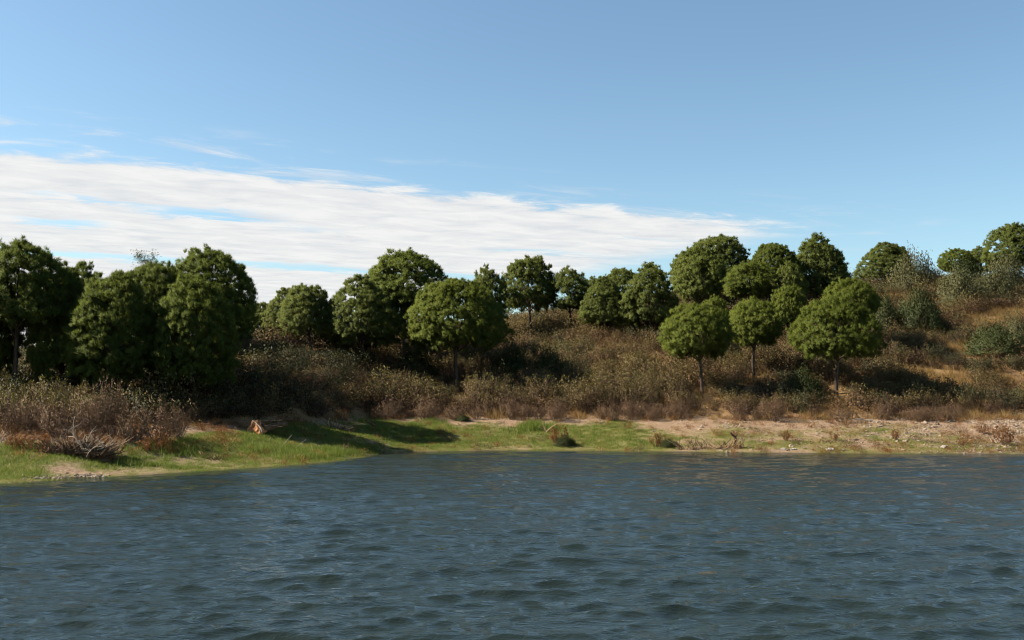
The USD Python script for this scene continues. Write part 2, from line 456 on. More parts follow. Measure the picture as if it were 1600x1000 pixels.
SCRUB_DARK = leaf_look('dark_scrub_leaves', [(0.1, (0.028, 0.03, 0.013)), (0.5, (0.055, 0.056, 0.024)), (0.9, (0.1, 0.096, 0.04))], trans=0.22, height=(0.1, 0.7, [(0.1, (0.03, 0.02, 0.012)), (0.9, (0.085, 0.058, 0.032))]))
REDTWIG = leaf_look('red_twigs', [(0.1, (0.085, 0.048, 0.027)), (0.5, (0.18, 0.115, 0.067)), (0.9, (0.28, 0.195, 0.12))], trans=0.1)
RUST = leaf_look('rust_dry_leaves', [(0.1, (0.12, 0.05, 0.018)), (0.5, (0.24, 0.11, 0.04)), (0.9, (0.36, 0.2, 0.08))], trans=0.25)
STRAW = leaf_look('straw', [(0.1, (0.18, 0.11, 0.045)), (0.5, (0.31, 0.2, 0.085)), (0.9, (0.44, 0.31, 0.15))], trans=0.3)
GRASS = leaf_look('green_grass', [(0.1, (0.11, 0.125, 0.03)), (0.5, (0.175, 0.188, 0.046)), (0.85, (0.235, 0.228, 0.063)), (1.0, (0.3, 0.25, 0.10))], trans=0.35)
GRASS_LUSH = leaf_look('lush_grass', [(0.1, (0.085, 0.118, 0.024)), (0.5, (0.138, 0.172, 0.036)), (0.9, (0.19, 0.21, 0.05))], trans=0.35)
GRASS_PALE = leaf_look('pale_grass', [(0.1, (0.15, 0.13, 0.04)), (0.5, (0.22, 0.19, 0.06)), (0.9, (0.31, 0.25, 0.10))], trans=0.3)
BARK = wood_look('pine_bark', (0.018, 0.012, 0.009), (0.07, 0.047, 0.034))
STEM = wood_look('scrub_stem', (0.045, 0.026, 0.02), (0.12, 0.075, 0.055), 12)
DRIFT = wood_look('bleached_wood', (0.22, 0.165, 0.115), (0.52, 0.43, 0.33), 9)
CUTWOOD = wood_look('orange_cut_wood', (0.13, 0.05, 0.022), (0.42, 0.19, 0.08), 7)
REED = wood_look('dead_reed', (0.16, 0.09, 0.05), (0.4, 0.27, 0.15), 9)
DARKWOOD = wood_look('rotten_wood', (0.03, 0.016, 0.008), (0.11, 0.06, 0.03), 8)
STONE = mat('pale_stone', {'oi': ('object_info', {}), 'geo': ('geometry', {}), 'n': ('noise_texture', {'scale': 9.0, 'detail': 5.0}), 'a': ('math', {'math_type': 'multiply_add', 'value2': 0.5}), 'b': ('math', {'math_type': 'multiply', 'value2': 0.6}),
                           'r': ('rgb_ramp', {'ramp': [(0.15, (0.10, 0.07, 0.048)), (0.5, (0.20, 0.142, 0.098)), (0.85, (0.32, 0.25, 0.185))]}), 'p': ('principled_bsdf', {'roughness': 0.9, 'specular_ior_level': 0.2})},
            [('geo.position', 'n.vector'), ('oi.random', 'b.value1'), ('n.fac', 'a.value1'), ('b.value', 'a.value3'), ('a.value', 'r.fac'), ('r.color', 'p.base_color')], surface='p.BSDF')


# ---------------------------------------------------------------- pines
def crown_tufts(R, H, seed, shape='dome', puff=0.30, density=1.0, lump=0.19, needle=0.2, wid=0.034, tuft_needles=7):
    """Needle tufts of a stone pine crown; R half width, H crown height, z = 0 at the crown's bottom. Returns (mesh, puff centres)."""
    m = tuft_needles
    rng = np.random.default_rng(seed)
    # outline: radius over height fraction
    prof = {'dome': ([0, 0.1, 0.3, 0.55, 0.8, 0.93, 1.0], [0.55, 0.85, 1.0, 0.95, 0.68, 0.4, 0.1]),
            'umbrella': ([0, 0.12, 0.3, 0.5, 0.75, 0.92, 1.0], [0.7, 0.93, 1.0, 0.93, 0.7, 0.42, 0.12]),
            'ball': ([0, 0.12, 0.3, 0.5, 0.72, 0.9, 1.0], [0.38, 0.72, 0.95, 1.0, 0.84, 0.5, 0.12]),
            'oval': ([0, 0.1, 0.25, 0.45, 0.7, 0.88, 1.0], [0.55, 0.85, 1.0, 0.92, 0.66, 0.38, 0.1]),
            'loose': ([0, 0.15, 0.3, 0.55, 0.75, 0.92, 1.0], [0.4, 0.8, 0.95, 1.0, 0.75, 0.45, 0.15])}[shape]
    # lobes: bulges that break up the outline
    nl = int(rng.integers(7, 11))
    ld = unit(rng.normal(size=(nl, 3)) * [1, 1, 0.7] + [0, 0, 0.25])
    lw, la = rng.uniform(0.28, 0.55, nl), rng.uniform(-1.0, 1.1, nl) * lump

    def radius_mul(d):
        m = np.ones(len(d))
        for i in range(nl):
            m += la[i] * np.exp(-((1 - d @ ld[i]) / (lw[i] ** 2)))
        return m

    # boughs: clumps of foliage spread over the outline, with gaps between them
    br = puff * 1.6
    R, H = R - 0.45 * br, H - 0.5 * br
    area = 2 * PI * R * R * 0.55 + 2 * PI * R * H * 0.6
    nb = int(area / (br * br * 1.25) * density)
    cand = []
    while len(cand) < nb * 6:
        h = rng.uniform(0, 1) ** 0.8
        if rng.uniform() < 0.3:
            rr = 0.7 * math.sqrt(rng.uniform(0, 1))
            h = float(np.interp(rr, prof[1][::-1], prof[0][::-1])) if rr < 0.7 else h
            rad = rr
        else:
            rad = float(np.interp(h, *prof))
        a = rng.uniform(0, 2 * PI)
        cand.append([R * rad * math.cos(a), R * rad * math.sin(a), (h - 0.35) * H])
    cand = np.array(cand)
    keep = []
    for q in cand:                                   # spaced apart, so that the clumps read singly
        if all(((q - k) ** 2).sum() > (br * 0.85) ** 2 for k in keep):
            keep.append(q)
        if len(keep) >= nb:
            break
    bc = np.array(keep)[rng.uniform(size=len(keep)) > 0.05]
    bd = unit(bc / [R, R, H * 0.65])
    bc = bc * (radius_mul(bd) * (0.93 + rng.normal(0, 0.045, len(bc)) + np.where(rng.uniform(size=len(bc)) < 0.08, 0.09, 0)))[:, None]
    for _ in range(5):                               # pockets where a bough is missing
        hd = unit(rng.normal(size=3) * [1, 1, 0.5] + [0, -0.35, 0.1])
        bc = bc[(unit(bc / [R, R, H * 0.65]) @ hd < math.cos(rng.uniform(0.2, 0.34))) | (rng.uniform(size=len(bc)) < 0.25)]
    inner = bc[rng.integers(0, len(bc), len(bc) // 3)] * rng.uniform(0.5, 0.8, (len(bc) // 3, 1))
    bc = np.vstack([bc, inner])
    bc[:, 2] += 0.35 * H
    bc[:, 2] = np.maximum(bc[:, 2], rng.uniform(0.0, 0.2, len(bc)) * H + 0.75 * br)
    bs_ = br * rng.uniform(0.7, 1.2, len(bc))
    np_ = 6
    bo = unit(bc - [0, 0, 0.1 * H])
    pd = unit(rng.normal(size=(len(bc), np_, 3)) + 0.8 * bo[:, None] + [0, 0, 0.8])
    pd[..., 2] = np.where(bc[:, None, 2] < 0.25 * H + br, np.maximum(pd[..., 2], -0.4), pd[..., 2])
    c = (bc[:, None] + pd * (bs_[:, None] * np.where(rng.uniform(size=(len(bc), np_)) < 0.12, rng.uniform(0.95, 1.4, (len(bc), np_)), rng.uniform(0.4, 0.9, (len(bc), np_))))[..., None]).reshape(-1, 3)
    n = len(c)
    pr = puff * rng.uniform(0.45, 0.85, n)
    # tufts on every puff: mostly its upper and outer side
    k = 7
    out = unit((c - [0, 0, 0.25 * H]) / [R, R, H])
    td = unit(rng.normal(size=(n, k, 3)) + 0.7 * out[:, None] + [0, 0, 0.75])
    tb = c[:, None] + td * (pr[:, None] * rng.uniform(0.25, 0.95, (n, k)))[..., None]
    td, tb = td.reshape(-1, 3), tb.reshape(-1, 3)
    ax0 = unit(td * 0.7 + [0, 0, 0.85] + rng.normal(size=td.shape) * 0.2)
    ax = unit(ax0[:, None] + rng.normal(size=(len(ax0), m, 3)) * 0.42).reshape(-1, 3)
    bs = np.repeat(tb, m, 0) + rng.normal(size=(len(ax), 3)) * 0.02
    L = needle * rng.uniform(0.6, 1.25, len(ax)) * np.repeat(rng.uniform(0.7, 1.35, n * k), m)
    v, f = blades(bs, ax, L, np.full(len(ax), wid) * rng.uniform(0.7, 1.3, len(ax)), rng)
    nrm = unit(np.repeat(td, m, 0) * 0.75 + np.repeat(np.repeat(np.repeat(bo, np_, 0), k, 0), m, 0) * 0.45 + [0, 0, 0.25] + rng.normal(size=ax.shape) * 0.38)
    return facing((v, f), nrm, 3), c


def wiggle(p0, p1, n, amp, rng):
    t = np.linspace(0, 1, n)[:, None]
    p = np.asarray(p0) * (1 - t) + np.asarray(p1) * t
    return p + np.cumsum(rng.normal(size=(n, 3)) * amp, 0) * np.sin(t * PI) * [1, 1, 0.4]


def pine_parts(parent, R, H, trunk, seed, shape='dome', m=None, tr=0.11, lean=(0, 0), **kw):
    """trunk = height of the crown's bottom over the ground"""
    rng = np.random.default_rng(seed + 1000)
    (v, f, nrm), c = crown_tufts(R, H, seed, shape, **kw)
    off = np.array([lean[0], lean[1], trunk])
    v = v + off
    c = c + off
    fork = np.array([lean[0] * 0.9, lean[1] * 0.9, trunk + 0.12 * H])
    p = wiggle([0, 0, -0.25], fork, 8, 0.022, rng)
    rads = np.linspace(tr * 1.15, tr * 0.75, 8)
    rads[0] *= 1.35
    part('trunk', tube(p, rads, 9), BARK, parent, smooth=True)
    limbs = []
    for i in range(9):
        a = i * 2.4 + rng.uniform(-0.4, 0.4)
        hh = rng.uniform(0.25, 0.75)
        tip = off + [0.62 * R * math.cos(a) * (1.1 - hh * 0.5), 0.62 * R * math.sin(a) * (1.1 - hh * 0.5), H * hh]
        q = wiggle(p[-1 - int(rng.integers(0, 2))], tip, 6, 0.05, rng)
        limbs.append(tube(q, np.linspace(tr * 0.5, tr * 0.12, 6), 5))
        for _ in range(3):
            near = c[rng.integers(len(c))]
            if np.linalg.norm(near - tip) < R * 0.8:
                limbs.append(tube(wiggle(q[3], near, 4, 0.04, rng), np.linspace(tr * 0.22, tr * 0.06, 4), 4))
    q = wiggle(fork, off + [0, 0, H * 0.85], 6, 0.05, rng)
    limbs.append(tube(q, np.linspace(tr * 0.7, tr * 0.15, 6), 6))
    part('branches', join(limbs), BARK, parent, smooth=True)
    part('crown', (v, f, nrm), m or PINE, parent)


# each pine of the photograph: pixel column of the trunk base, of the crown's middle, crown top, crown bottom, half width, distance, shape, material, label
PINES = [
    # name, trunk px, crown px, top, bottom, half width px, y distance, shape, look, label
    ('stone_pine', 713, 712, 427, 556, 84, 62.0, 'umbrella', PINE, 'broad dark umbrella-shaped pine alone in the middle of the slope'),
    ('stone_pine', 1304, 1304, 471, 566, 65, 58.0, 'dome', PINE, 'bright green round-headed pine with bare leaning trunk, nearest the right end of the bank'),
    ('stone_pine', 1094, 1091, 476, 566, 54, 58.5, 'ball', PINE, 'small ball-headed pine with straight dark trunk just above the right bank'),
    ('stone_pine', 1177, 1178, 467, 545, 45, 61.5, 'ball', PINE, 'slim bright pine between the small ball-headed pine and the round-headed one'),
    ('stone_pine', 576, 562, 432, 548, 60, 63.0, 'oval', PINE_DULL, 'bushy pine touching the left side of the broad umbrella-shaped pine'),
    ('stone_pine', 490, 480, 440, 533, 44, 62.5, 'dome', PINE_DULL, 'small pine with thin dark trunk standing right of the dark left grove'),
    ('stone_pine', 176, 178, 419, 605, 76, 44.2, 'dome', PINE_DARK, 'low wide dark pine in the front of the left grove'),
    ('stone_pine', 322, 322, 387, 520, 70, 50.0, 'umbrella', PINE_DARK, 'highest dark dome at the right end of the left grove'),
    ('stone_pine', 1024, 1013, 406, 520, 46, 73.0, 'oval', PINE_DULL, 'tall egg-shaped pine right of centre on the brown slope'),
    ('stone_pine', 832, 826, 392, 492, 46, 78.0, 'dome', PINE_DULL, 'pale round pine with visible trunk on the ridge near the centre'),
    ('stone_pine', 892, 890, 422, 492, 36, 77.0, 'ball', PINE_DULL, 'small pine on the ridge just right of the pale round pine'),
    ('stone_pine', 1096, 1096, 388, 476, 45, 79.0, 'ball', PINE_DULL, 'greyish round pine at the left of the tall ridge clump'),
]
COPIES = [
    (27, 375, 572, 78, 44.6, 7, 'tall dark pine at the left edge with its trunk visible'),
    (305, 424, 592, 70, 45.0, 6, 'dark pine with short trunk at the right front of the left grove'),
    (262, 432, 560, 56, 57.0, 7, 'shaded pine deep in the left grove, seen through its crowns'),
    (352, 440, 560, 44, 59.0, 6, 'shaded pine low behind the right end of the left grove'),
    (150, 440, 560, 52, 58.0, 6, 'shaded pine deep behind the low wide one in the left grove'),
    (60, 430, 560, 54, 56.0, 7, 'shaded pine deep behind the tall left-edge pine'),  # trunk px, top, bottom, half width, distance, index of the pine copied, label
    (120, 404, 520, 50, 52.0, 6, 'dark crown showing between the two leftmost pines'),
    (245, 410, 540, 62, 49.0, 7, 'dark pine filling the middle of the left grove'),
    (98, 418, 560, 52, 45.2, 6, 'dark shaded pine behind the low wide one in the left grove'),
    (-40, 385, 560, 70, 45.0, 6, 'dark pine cut off by the left edge of the view'),
    (402, 470, 530, 26, 67.0, 5, 'low pine in the gap right of the left grove'),
    (446, 450, 525, 34, 66.0, 4, 'dull green pine behind the thin-trunked small pine'),
    (632, 391, 500, 66, 69.0, 7, 'large high crown rising behind the bushy pine'),
    (590, 420, 520, 40, 68.5, 5, 'pine half hidden between the bushy pine and the large high crown'),
    (762, 420, 500, 30, 75.0, 10, 'small pine peeping over the right shoulder of the umbrella-shaped pine'),
    (928, 436, 490, 24, 81.0, 10, 'little crown on the ridge between two small pines'),
    (968, 412, 490, 32, 79.0, 9, 'upright pine behind and left of the egg-shaped pine'),
    (948, 432, 514, 38, 74.0, 4, 'dull pine leaning on the left side of the egg-shaped pine'),
    (1126, 361, 440, 50, 83.0, 9, 'highest crown at the left of the tall ridge clump'),
    (1072, 392, 440, 26, 82.5, 10, 'thin-topped crown at the left shoulder of the tall ridge clump'),
    (1174, 409, 490, 45, 74.0, 3, 'pine in the middle of the ridge clump above the slim bright pine'),
    (1212, 375, 450, 42, 79.5, 0, 'flat-topped pine in the centre of the ridge clump'),
    (1270, 363, 440, 46, 81.0, 8, 'dark pine at the right end of the tall ridge clump'),
    (1297, 382, 450, 24, 80.0, 10, 'dark narrow crown at the right edge of the tall ridge clump'),
    (1234, 414, 480, 28, 73.0, 10, 'small crown right of centre in the ridge clump, below the flat-topped pine'),
    (1230, 447, 500, 27, 67.0, 2, 'small pine left of and behind the round-headed pine'),
    (1118, 463, 520, 24, 66.0, 3, 'small crown peeping over the ball-headed pine'),
    (1332, 437, 508, 42, 66.0, 2, 'round pine directly behind the bright round-headed pine'),
    (1376, 379, 420, 40, 92.0, 4, 'low bushy pine alone on the skyline right of the ridge clump'),
    (1404, 384, 420, 22, 93.0, 2, 'small crown beside the low bushy skyline pine'),
    (1498, 390, 422, 26, 93.0, 2, 'small round pine on the right skyline'),
    (1530, 388, 424, 22, 94.0, 10, 'little pine between the small round one and the tall pine at right'),
    (1592, 342, 425, 42, 90.0, 9, 'tall pine at the right edge of the skyline'),
]


def size_at(px, y):
    return px * y / F / math.cos(PITCH) ** 2


pine_specs = []
for i, (name, tpx, cpx, top, bot, hw, y, shape, look, label) in enumerate(PINES):
    base = at_depth(tpx, y)

    def z_of(py):
        r = ray(cpx, py)
        return CAM_H + r[2] / r[1] * y

    R = size_at(hw, y) * 0.97
    zt, zb = z_of(top), z_of(bot)
    H = zt - zb
    trunk = max(zb - base[2], 0.35)
    H = zt - (base[2] + trunk)
    lean = (size_at(cpx - tpx, y), 0.0)
    cls = class_prim('pine_model_%d' % i)
    near = y < 66
    pine_parts(cls, R, H * 0.97, trunk, 40 + i, shape, look, tr=0.06 + 0.02 * R, lean=lean, puff=0.185 if near else 0.225,
               density=1.0, needle=0.145 if near else 0.17, wid=0.0175 if near else 0.029, tuft_needles=11 if near else 8)
    pine_specs.append((R, H, trunk))
    thing(name, label, 'tree', base, 0.0, 'stone pines on the hillside', ref=cls.GetPath())
for i, (px, top, bot, hw, y, src, label) in enumerate(COPIES):
    base = at_depth(px, y)
    R0, H0, t0 = pine_specs[src]
    r = ray(px, top)
    zt = CAM_H + r[2] / r[1] * y
    sxy = size_at(hw, y) / R0
    sz = max((zt - base[2]) / (H0 + t0), 0.4)
    thing('stone_pine', label, 'tree', base, 0.7 + 2.1 * i, 'stone pines on the hillside', (sxy, sxy, sz), '/World/pine_model_%d' % src)


# a pale thin-leaved tree behind the left grove
def thin_tree():
    rng = np.random.default_rng(5)
    base = at_depth(229, 55.0)
    t = thing('eucalyptus_tree', 'pale thin-leaved tree top poking out above the left grove', 'tree', base)
    r = ray(229, 393)
    Ht = CAM_H + r[2] / r[1] * 55.0 - base[2]
    part('trunk', tube(wiggle([0, 0, -0.2], [0.1, 0, Ht * 0.9], 9, 0.05, rng), np.linspace(0.12, 0.03, 9), 7), BARK, t, True)
    lv, br = [], []
    for k in range(26):
        c = np.array([rng.normal(0, 0.42), rng.normal(0, 0.42), Ht * rng.uniform(0.68, 0.985)])
        br.append(tube(wiggle([0.08, 0, c[2] - 0.6], c, 4, 0.03, rng), np.linspace(0.025, 0.008, 4), 4))
        n = 110
        b = c + rng.normal(size=(n, 3)) * 0.17
        lv.append(leaves(b, unit(rng.normal(size=(n, 3)) + [0, 0, -0.5]), rng.uniform(0.09, 0.16, n), np.full(n, 0.035), rng))
    part('branches', join(br), BARK, t, True)
    part('crown', join(lv), OLIVE, t)


thin_tree()


# ---------------------------------------------------------------- shrub models
def stem_points(rng, h, spread, n=5):
    a = rng.uniform(0, 2 * PI)
    r = spread * math.sqrt(rng.uniform(0, 1))
    hh = h * rng.uniform(0.55, 1.0) * (1 - 0.3 * (r / max(spread, 0.01)) ** 2)
    tip = np.array([r * math.cos(a), r * math.sin(a), hh])
    b = tip * [0.3, 0.3, 0]
    t = np.linspace(0, 1, n)[:, None]
    p = b * (1 - t) + tip * t
    p[:, :2] += (tip[:2] * 0.25) * (np.sin(t * PI)) + rng.normal(size=(n, 2)) * 0.03
    p[0, 2] = -0.08
    return p


def bush_normals(b, h, rng):
    return unit(unit(b * [1.2, 1.2, 0.6] - [0, 0, 0.1 * h]) * 0.8 + [0, 0, 0.45] + rng.normal(size=b.shape) * 0.5)


def scrub_model(name, h, spread, nst, nl, look, seed, leaf=(0.075, 0.034), low=0.3, stem=STEM):
    rng = np.random.default_rng(seed)
    cls = class_prim(name)
    st, base, ax = [], [], []
    for _ in range(nst):
        p = stem_points(rng, h, spread)
        st.append(tube(p, np.linspace(0.011, 0.004, len(p)), 3))
        for t in low + (1 - low) * rng.uniform(0, 1, nl) ** 0.8:
            i = min(int(t * (len(p) - 1)), len(p) - 2)
            q = p[i] + (p[i + 1] - p[i]) * (t * (len(p) - 1) - i)
            base.append(q + rng.normal(size=3) * 0.055)
            ax.append(rng.normal(size=3) * 0.7 + [0, 0, 0.8])
    part('stems', join(st), stem, cls)
    base, ax = np.array(base), unit(np.array(ax))
    n = len(base)
    part('foliage', facing(leaves(base, ax, leaf[0] * rng.uniform(0.6, 1.3, n), leaf[1] * rng.uniform(0.7, 1.3, n), rng), bush_normals(base, h, rng), 4), look, cls)
    return cls.GetPath()


def twig_model(name, h, spread, nst, look, seed, sub=7, nleaf=0, leaflook=None):
    """a bare twiggy bush: forking thin stems"""
    rng = np.random.default_rng(seed)
    cls = class_prim(name)
    st, base, ax, ln, wd = [], [], [], [], []
    for _ in range(nst):
        p = stem_points(rng, h, spread)
        st.append(tube(p, np.linspace(0.010, 0.003, len(p)), 3))
        for _ in range(sub):
            t = rng.uniform(0.15, 0.98)
            i = min(int(t * (len(p) - 1)), len(p) - 2)
            q = p[i] + (p[i + 1] - p[i]) * (t * (len(p) - 1) - i)
            d = unit(unit(p[-1] - p[0]) * 0.5 + rng.normal(size=3) * 0.7 + [0, 0, 0.2])
            L = rng.uniform(0.12, 0.3) * h / 1.4
            base.append(q), ax.append(d), ln.append(L), wd.append(0.011)
            for _ in range(5):
                base.append(q + d * L * rng.uniform(0.2, 1.0)), ax.append(unit(d * 0.6 + rng.normal(size=3) * 0.7)), ln.append(L * rng.uniform(0.25, 0.55)), wd.append(0.015)
    part('stems', join(st), STEM, cls)
    base_ = np.array(base)
    part('twigs', facing(blades(base_, np.array(ax), np.array(ln), np.array(wd), rng), bush_normals(base_, h, rng), 3), look, cls)
    if nleaf:
        sel = rng.integers(0, len(base), nleaf)
        b = np.array(base)[sel] + np.array(ax)[sel] * (np.array(ln)[sel] * rng.uniform(0.4, 1, nleaf))[:, None]
        part('dry_leaves', leaves(b, unit(rng.normal(size=(nleaf, 3)) + [0, 0, 0.2]), rng.uniform(0.04, 0.08, nleaf), rng.uniform(0.02, 0.035, nleaf), rng), leaflook or look, cls)
    return cls.GetPath()


def dome_model(name, R, H, n, look, seed, leaf=(0.09, 0.035)):
    """a dense rounded shrub"""
    rng = np.random.default_rng(seed)
    cls = class_prim(name)
    nc = 90
    d = unit(rng.normal(size=(nc, 3)) + [0, 0, 0.35])
    d[:, 2] = np.abs(d[:, 2])
    c = d * [R, R, H] * (rng.uniform(0.55, 1.0, nc) * (1 + 0.16 * np.sin(5 * d[:, 0] + seed) * np.cos(4 * d[:, 1])))[:, None]
    k = n // nc
    b = (c[:, None] + rng.normal(size=(nc, k, 3)) * (R * 0.13)).reshape(-1, 3)
    b[:, 2] = np.maximum(b[:, 2], 0.05 + rng.uniform(0, 0.1, len(b)))
    ax = unit(unit(b) * 0.7 + rng.normal(size=b.shape) * 0.6 + [0, 0, 0.5])
    st = [tube(wiggle([rng.normal(0, 0.08), rng.normal(0, 0.08), -0.1], q * 0.95, 5, 0.03, rng), np.linspace(0.025, 0.006, 5), 4) for q in c[:40]]
    part('stems', join(st), STEM, cls)
    nrm = unit(np.repeat(unit(c), k, 0) * 0.5 + unit(b - np.repeat(c, k, 0) * 0.8) * 0.6 + [0, 0, 0.3] + rng.normal(size=b.shape) * 0.35)
    part('foliage', facing(leaves(b, ax, leaf[0] * rng.uniform(0.6, 1.3, len(b)), leaf[1] * rng.uniform(0.7, 1.3, len(b)), rng), nrm, 4), look, cls)
    return cls.GetPath()


SC = [scrub_model('scrub_model_%d' % i, h, sp, 42, 26, SCRUB, 100 + i) for i, (h, sp) in enumerate([(1.5, 0.62), (1.35, 0.75), (1.65, 0.6), (1.2, 0.7)])]
SB = [scrub_model('brown_scrub_model_%d' % i, h, sp, 42, 22, SCRUB_BROWN, 120 + i) for i, (h, sp) in enumerate([(1.3, 0.65), (1.1, 0.8), (1.5, 0.6)])]
SDK = [scrub_model('dark_scrub_model_%d' % i, h, sp, 42, 30, SCRUB_DARK, 130 + i) for i, (h, sp) in enumerate([(1.4, 0.7), (1.15, 0.85)])]
RT = [twig_model('red_twig_model_%d' % i, h, sp, 30, REDTWIG, 140 + i, 15, 500, REDTWIG) for i, (h, sp) in enumerate([(1.25, 0.7), (1.0, 0.75), (1.5, 0.65)])]
RD = [twig_model('rust_bush_model_%d' % i, h, sp, 16, RUST, 150 + i, 9, 700, RUST) for i, (h, sp) in enumerate([(0.75, 0.5), (0.55, 0.55)])]
OL = [dome_model('olive_shrub_model_%d' % i, 1.0, 1.25, 9000, OLIVE, 160 + i, (0.075, 0.032)) for i in range(2)]
LE = [dome_model('lentisk_model_%d' % i, 1.0, 1.1, 9000, LENTISK, 170 + i, (0.08, 0.035)) for i in range(2)]


def near_pines(x, y, r=0.5):
    return False


# distinct shrubs: px, base py or distance, half width px, height px
def shrub(px, y, hw, hpx, model, R0, H0, name, label, cat='shrub', group=None, rz=None):
    b = at_depth(px, y)
    s, sz = size_at(hw, y) / R0, size_at(hpx, y) / H0
    thing(name, label, cat, b, rz if rz is not None else px * 0.7, group, (s, s, sz), model)


shrub(1428, 86.0, 40, 62, OL[0], 1.05, 1.3, 'olive_shrub', 'largest grey-green rounded shrub on the right skyline')
shrub(1500, 78.0, 38, 58, OL[1], 1.05, 1.3, 'olive_shrub', 'grey twiggy rounded shrub halfway up the right slope')
shrub(1557, 79.0, 38, 56, OL[0], 1.05, 1.3, 'olive_shrub', 'pale grey-green rounded shrub near the right edge of the slope', rz=2.2)
shrub(1575, 86.0, 34, 60, OL[1], 1.05, 1.3, 'olive_shrub', 'brownish grey shrub just below the tall right-edge pine', rz=3.9)
shrub(1512, 86.0, 34, 50, LE[0], 1.05, 1.15, 'lentisk_shrub', 'dark green rounded shrub near the top of the right slope')
shrub(1437, 71.0, 38, 62, LE[1], 1.05, 1.15, 'lentisk_shrub', 'green dense shrub right of the bright round-headed pine')
shrub(1383, 71.0, 22, 48, LE[0], 1.05, 1.15, 'lentisk_shrub', 'dark narrow shrub beside the crown of the round-headed pine', rz=1.0)
shrub(1556, 64.5, 50, 44, LE[1], 1.05, 1.15, 'lentisk_shrub', 'low spreading green shrub at the right edge of the slope', rz=2.5)
shrub(1590, 66.0, 30, 50, OL[0], 1.05, 1.3, 'olive_shrub', 'grey-green shrub cut by the right edge, below the pale rounded ones', rz=5.0)
shrub(862, 63.0, 34, 48, LE[0], 1.05, 1.15, 'lentisk_shrub', 'dark shaded shrub in the hollow right of the umbrella-shaped pine', rz=4.0)
shrub(800, 63.5, 36, 52, LE[1], 1.05, 1.15, 'lentisk_shrub', 'dark shrub in the shade of the umbrella-shaped pine', rz=0.4)
shrub(650, 64.0, 34, 46, LE[0], 1.05, 1.15, 'lentisk_shrub', 'dark shrub under the left side of the umbrella-shaped pine', rz=5.4)
shrub(435, 62.0, 46, 52, SC[1], 0.8, 1.2, 'scrub_bush', 'yellowish sunlit bush in the gap right of the left grove', 'bush')
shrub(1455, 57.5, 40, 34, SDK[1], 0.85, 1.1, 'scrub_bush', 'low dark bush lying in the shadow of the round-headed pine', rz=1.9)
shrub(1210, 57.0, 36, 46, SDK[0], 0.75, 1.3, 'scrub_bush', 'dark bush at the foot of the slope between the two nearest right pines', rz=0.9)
shrub(1252, 57.6, 30, 42, LE[1], 1.05, 1.15, 'lentisk_shrub', 'dark shrub touching the round-headed pine on its left', rz=3.3)

# thickets of like bushes
count = 0
rng = np.random.default_rng(77)


GOLD = []
for _px, _y, _r in ((1585, 74.0, 2.6), (1535, 72.5, 1.7), (1475, 60.0, 2.4), (1420, 61.5, 1.6), (1262, 60.5, 1.3), (1500, 66.0, 1.6), (1395, 82.0, 2.2), (1475, 80.0, 1.6), (1010, 67.0, 1.2), (1560, 60.0, 1.5)):
    GOLD.append(((_px - 800) / F * _y, _y, _r * 0.72))


LANES = [((_px - 800) / F, _y) for _px, _y in ((1304, 58.0), (1094, 58.5), (1177, 61.5), (713, 62.0), (490, 62.5))]


def low_by_trunk(x, y):
    """plants keep low where the nearest trunks stand in a little clearing"""
    k = np.ones(np.shape(x))
    for u, yt in LANES:
        k = np.where((np.abs(x - u * y) < 1.0) & (y < yt + 1.0) & (y > yt - 5), 0.42, k)
    return k


def off_gold(x, y):
    k = np.ones(np.shape(x), bool)
    for a, b, r in GOLD:
        k &= (np.asarray(x) - a) ** 2 + ((np.asarray(y) - b) * 0.8) ** 2 > r * r
    return k


def clear_of(pts, x, y, r):
    return bool(off_gold(x, y)) and all((x - a) ** 2 + (y - b) ** 2 > r * r for a, b in pts)


spots = []
LANDMARKS = [(-99, -3.6, 'left of the umbrella-shaped pine'), (-3.6, 0.2, 'right below the umbrella-shaped pine'), (0.2, 4.2, 'right of the umbrella-shaped pine'), (4.2, 8.6, 'below the tall egg-shaped pine'),
             (8.6, 13.2, 'around the small ball-headed pine'), (13.2, 16.8, 'just left of the round-headed pine'), (16.8, 21.5, 'just right of the round-headed pine'), (21.5, 99, 'toward the right edge of the view')]
ZONES = {
    'edge': ('leggy red-brown bush with olive tips by the bank', 'thicket bushes along the bank'),
    'dark': ('dark grey-green bush above the stony bank', 'thicket bushes above the stony bank'),
    'slope': ('dull brown and olive bush up on the slope', 'bushes covering the slope'),
    'twig': ('reddish bare twiggy bush at the bank edge', 'reddish twiggy bushes at the edge of the bank'),
    'left': ('olive-tipped bush with brown stems in front of the left grove', 'bushes in front of the left grove'),
    'gap': ('dark olive bush in the shaded gap between left grove and middle pines', 'bushes in the shaded gap'),
}
nz = {k: 0 for k in ZONES}


def bush(x, y, models, zone, s0=0.85, s1=1.2, name='scrub_bush'):
    nz[zone] += 1
    m = models[int(rng.integers(len(models)))]
    s = rng.uniform(s0, s1) * float(low_by_trunk(x, y))
    label, group = ZONES[zone]
    if zone not in ('left', 'gap'):
        where = next(w for a, b, w in LANDMARKS if a <= x * 55.0 / y < b)
        label, group = label + ', ' + where, group + ', ' + where
    thing(name, label, 'bush', (x, y, float(terrain(x, y))), rng.uniform(0, 6.28), group, (s * rng.uniform(0.95, 1.2), s * rng.uniform(0.95, 1.2), s), m)
    spots.append((x, y))


